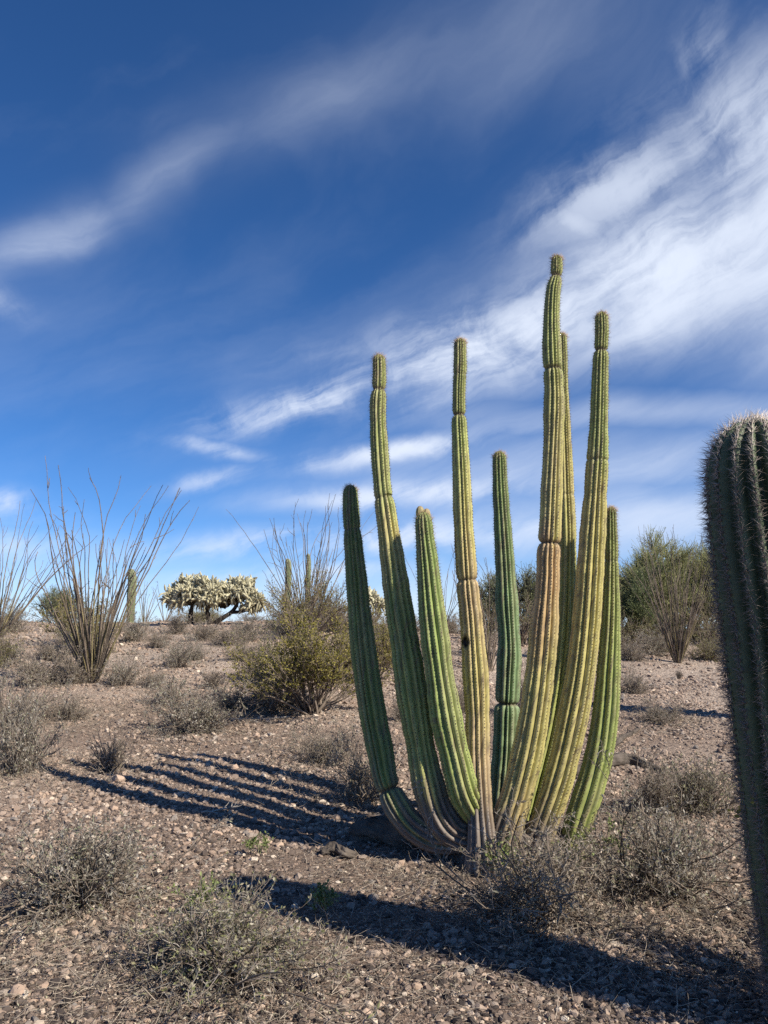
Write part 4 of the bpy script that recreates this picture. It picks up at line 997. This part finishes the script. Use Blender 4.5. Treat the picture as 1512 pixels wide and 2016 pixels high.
# ------------------------------------------------------------------ dead wood
def build_log(name, label, pts, seed, cat='log', sides=30):
    """twisted, split dead wood; pts: (x,y,z,radius)"""
    r = np.random.default_rng(seed); Q = catmull(pts, 12); P = Q[:, :3]; o = P[0].copy(); o[2] = float(height(o[0], o[1]))
    T, A, B = frames(P[None]); th = np.arange(sides) * 2 * math.pi / sides
    i = np.arange(len(P))
    tw = th[None] + i[:, None] * .06
    z_ = 0 * i[:, None]; y_ = 0 * th[None]
    rr = Q[:, 3][:, None] * (1 + .8 * (vnoise(np.cos(th)[None] * 1.3 + z_ + 4, np.sin(th)[None] * 1.3 + i[:, None] * .09 + 4, seed) - .5)
                             + .7 * (vnoise(th[None] * 4.5 + z_, i[:, None] * .10 + y_, seed + 1) - .5) + .35 * (vnoise(th[None] * 9 + z_, i[:, None] * .3 + y_, seed + 2) - .5))
    V = P[:, None] + rr[..., None] * (A[0][:, None] * np.cos(tw)[..., None] + B[0][:, None] * np.sin(tw)[..., None])
    ix = np.arange(V.shape[0] * sides).reshape(-1, sides)
    Fq = np.stack([ix[:-1], np.roll(ix[:-1], -1, 1), np.roll(ix[1:], -1, 1), ix[1:]], -1).reshape(-1, 4)
    Vf = np.concatenate([V.reshape(-1, 3), P[:1], P[-1:]]) - o
    n = V.shape[0] * sides
    caps = np.concatenate([np.stack([np.roll(ix[0], -1), ix[0], np.full(sides, n)], 1), np.stack([ix[-1], np.roll(ix[-1], -1), np.full(sides, n + 1)], 1)])
    me = mesh_from(name, [(Vf, Fq, None)], M_wood, False)
    me2 = mesh_from(name, [(Vf, np.concatenate([np.concatenate([Fq[:, :3], Fq[:, [0, 2, 3]]]), caps]), None)], M_wood, False)
    ob = obj(name, me2); ob.location = o; ob['label'] = label; ob['category'] = cat
    bpy.data.meshes.remove(me)
    return ob
def lp(px, py, up, rad): q = gp(px, py); return [q[0], q[1], q[2] + up, rad]
build_log('dead_log', 'dark dead log lying in shadow under the bent stems', [lp(690, 1655, .05, .05), lp(750, 1655, .07, .08), lp(830, 1668, .06, .09), lp(900, 1668, .05, .07)], 1)
build_log('driftwood_chunk', 'pale broken chunk of dead wood at the shadow edge', [lp(632, 1684, .015, .02), lp(660, 1682, .035, .035), lp(678, 1690, .03, .03), lp(700, 1688, .015, .018)], 2, 'wood')
build_log('dead_log', 'weathered grey log lying behind the outermost stem', [lp(1130, 1530, .03, .035), lp(1190, 1512, .045, .045), lp(1240, 1505, .045, .04), lp(1310, 1525, .02, .02)], 3)
build_log('dead_branch', 'dark twisted dead branch on the sunny gravel beyond the log', [lp(1195, 1485, .02, .022), lp(1225, 1460, .035, .028), lp(1258, 1440, .02, .015)], 4, 'branch')
build_log('dead_log', 'dark log behind the foot of the blue-green stem', [lp(955, 1585, .07, .08), lp(1000, 1580, .09, .10), lp(1050, 1580, .06, .07)], 5)

# loose dead twigs on the gravel and under the creosote
def build_branch_litter(seed, px, py, L, label):
    r = np.random.default_rng(seed); p = gp(px, py); o = thing('fallen_branch', label, 'branch', p, float(r.uniform(0, 6.28)))
    P = grow(r, np.array([[0, 0, .02]]), np.array([[1, 0, .12]]), np.array([L]), 9, .12, 0, .05)
    P2 = sprout(r, P, 9, .2, .9, .7, (L * .2, L * .45), 6, .18, .02)
    for Q in (P, P2): Q[..., 2] = np.maximum(Q[..., 2], .008)
    obj('limb', mesh_from('limb', [tubes(P, np.linspace(.009, .003, 9)[None], 6, SILVER * .8)], M_bark), o)
    obj('twigs', mesh_from('twigs', [tubes(P2, np.linspace(.004, .0015, 6)[None] * np.ones((9, 1)), 4, SILVER * .9)], M_twig), o)
build_branch_litter(1, 570, 1415, .8, 'pale fallen branch arching out of the creosote base')
build_branch_litter(2, 640, 1420, .6, 'bleached fallen branch in the creosote shadow')
build_branch_litter(3, 395, 1605, .35, 'small dead branch lying across the stem shadows')
build_branch_litter(4, 385, 1760, .3, 'pale forked twig standing in the saguaro shadow tip')

# dry stalks, twig bits and leaf litter strewn under the shrubs
def build_litter():
    r = np.random.default_rng(55); spots = [gp(a[1], a[2]) for a in NEAR if a[2] > 1380]
    spots += [gp(x, y) for x, y in ((800, 1720), (1000, 1850), (1300, 1900), (600, 1960), (250, 1960), (80, 1850), (1400, 1820), (900, 1600), (620, 1480))]
    V, Fq, C = [], [], []
    for p in spots:
        n = 700; q = r.normal(0, .40, (n, 2)) + p[:2]; z = height(q[:, 0], q[:, 1]) + r.uniform(.004, .03, n)
        a = r.uniform(0, 6.28, n); d = np.stack([np.cos(a), np.sin(a), r.normal(.1, .3, n)], 1)
        Q = grow(r, np.concatenate([q, z[:, None]], 1), d, r.uniform(.03, .14, n), 4, .2)
        Q[..., 2] = np.maximum(Q[..., 2], height(Q[..., 0], Q[..., 1]) + .004)
        c = np.array([.30, .25, .20]) * r.uniform(.4, 1.7, (n, 1))
        V.append(tubes(Q, np.linspace(.0017, .0009, 4)[None] * r.uniform(.6, 1.4, (n, 1)), 3, c))
        V.append(leaves(r, Q, n, (.008, .02), (.002, .005), .1, 1, LC_dry, .9))
    o = obj('dry_litter', mesh_from('dry_litter', V, M_twig), kind='stuff'); o['label'] = 'dry twig bits and leaf litter strewn beneath the shrubs'; o['category'] = 'litter'
build_litter()
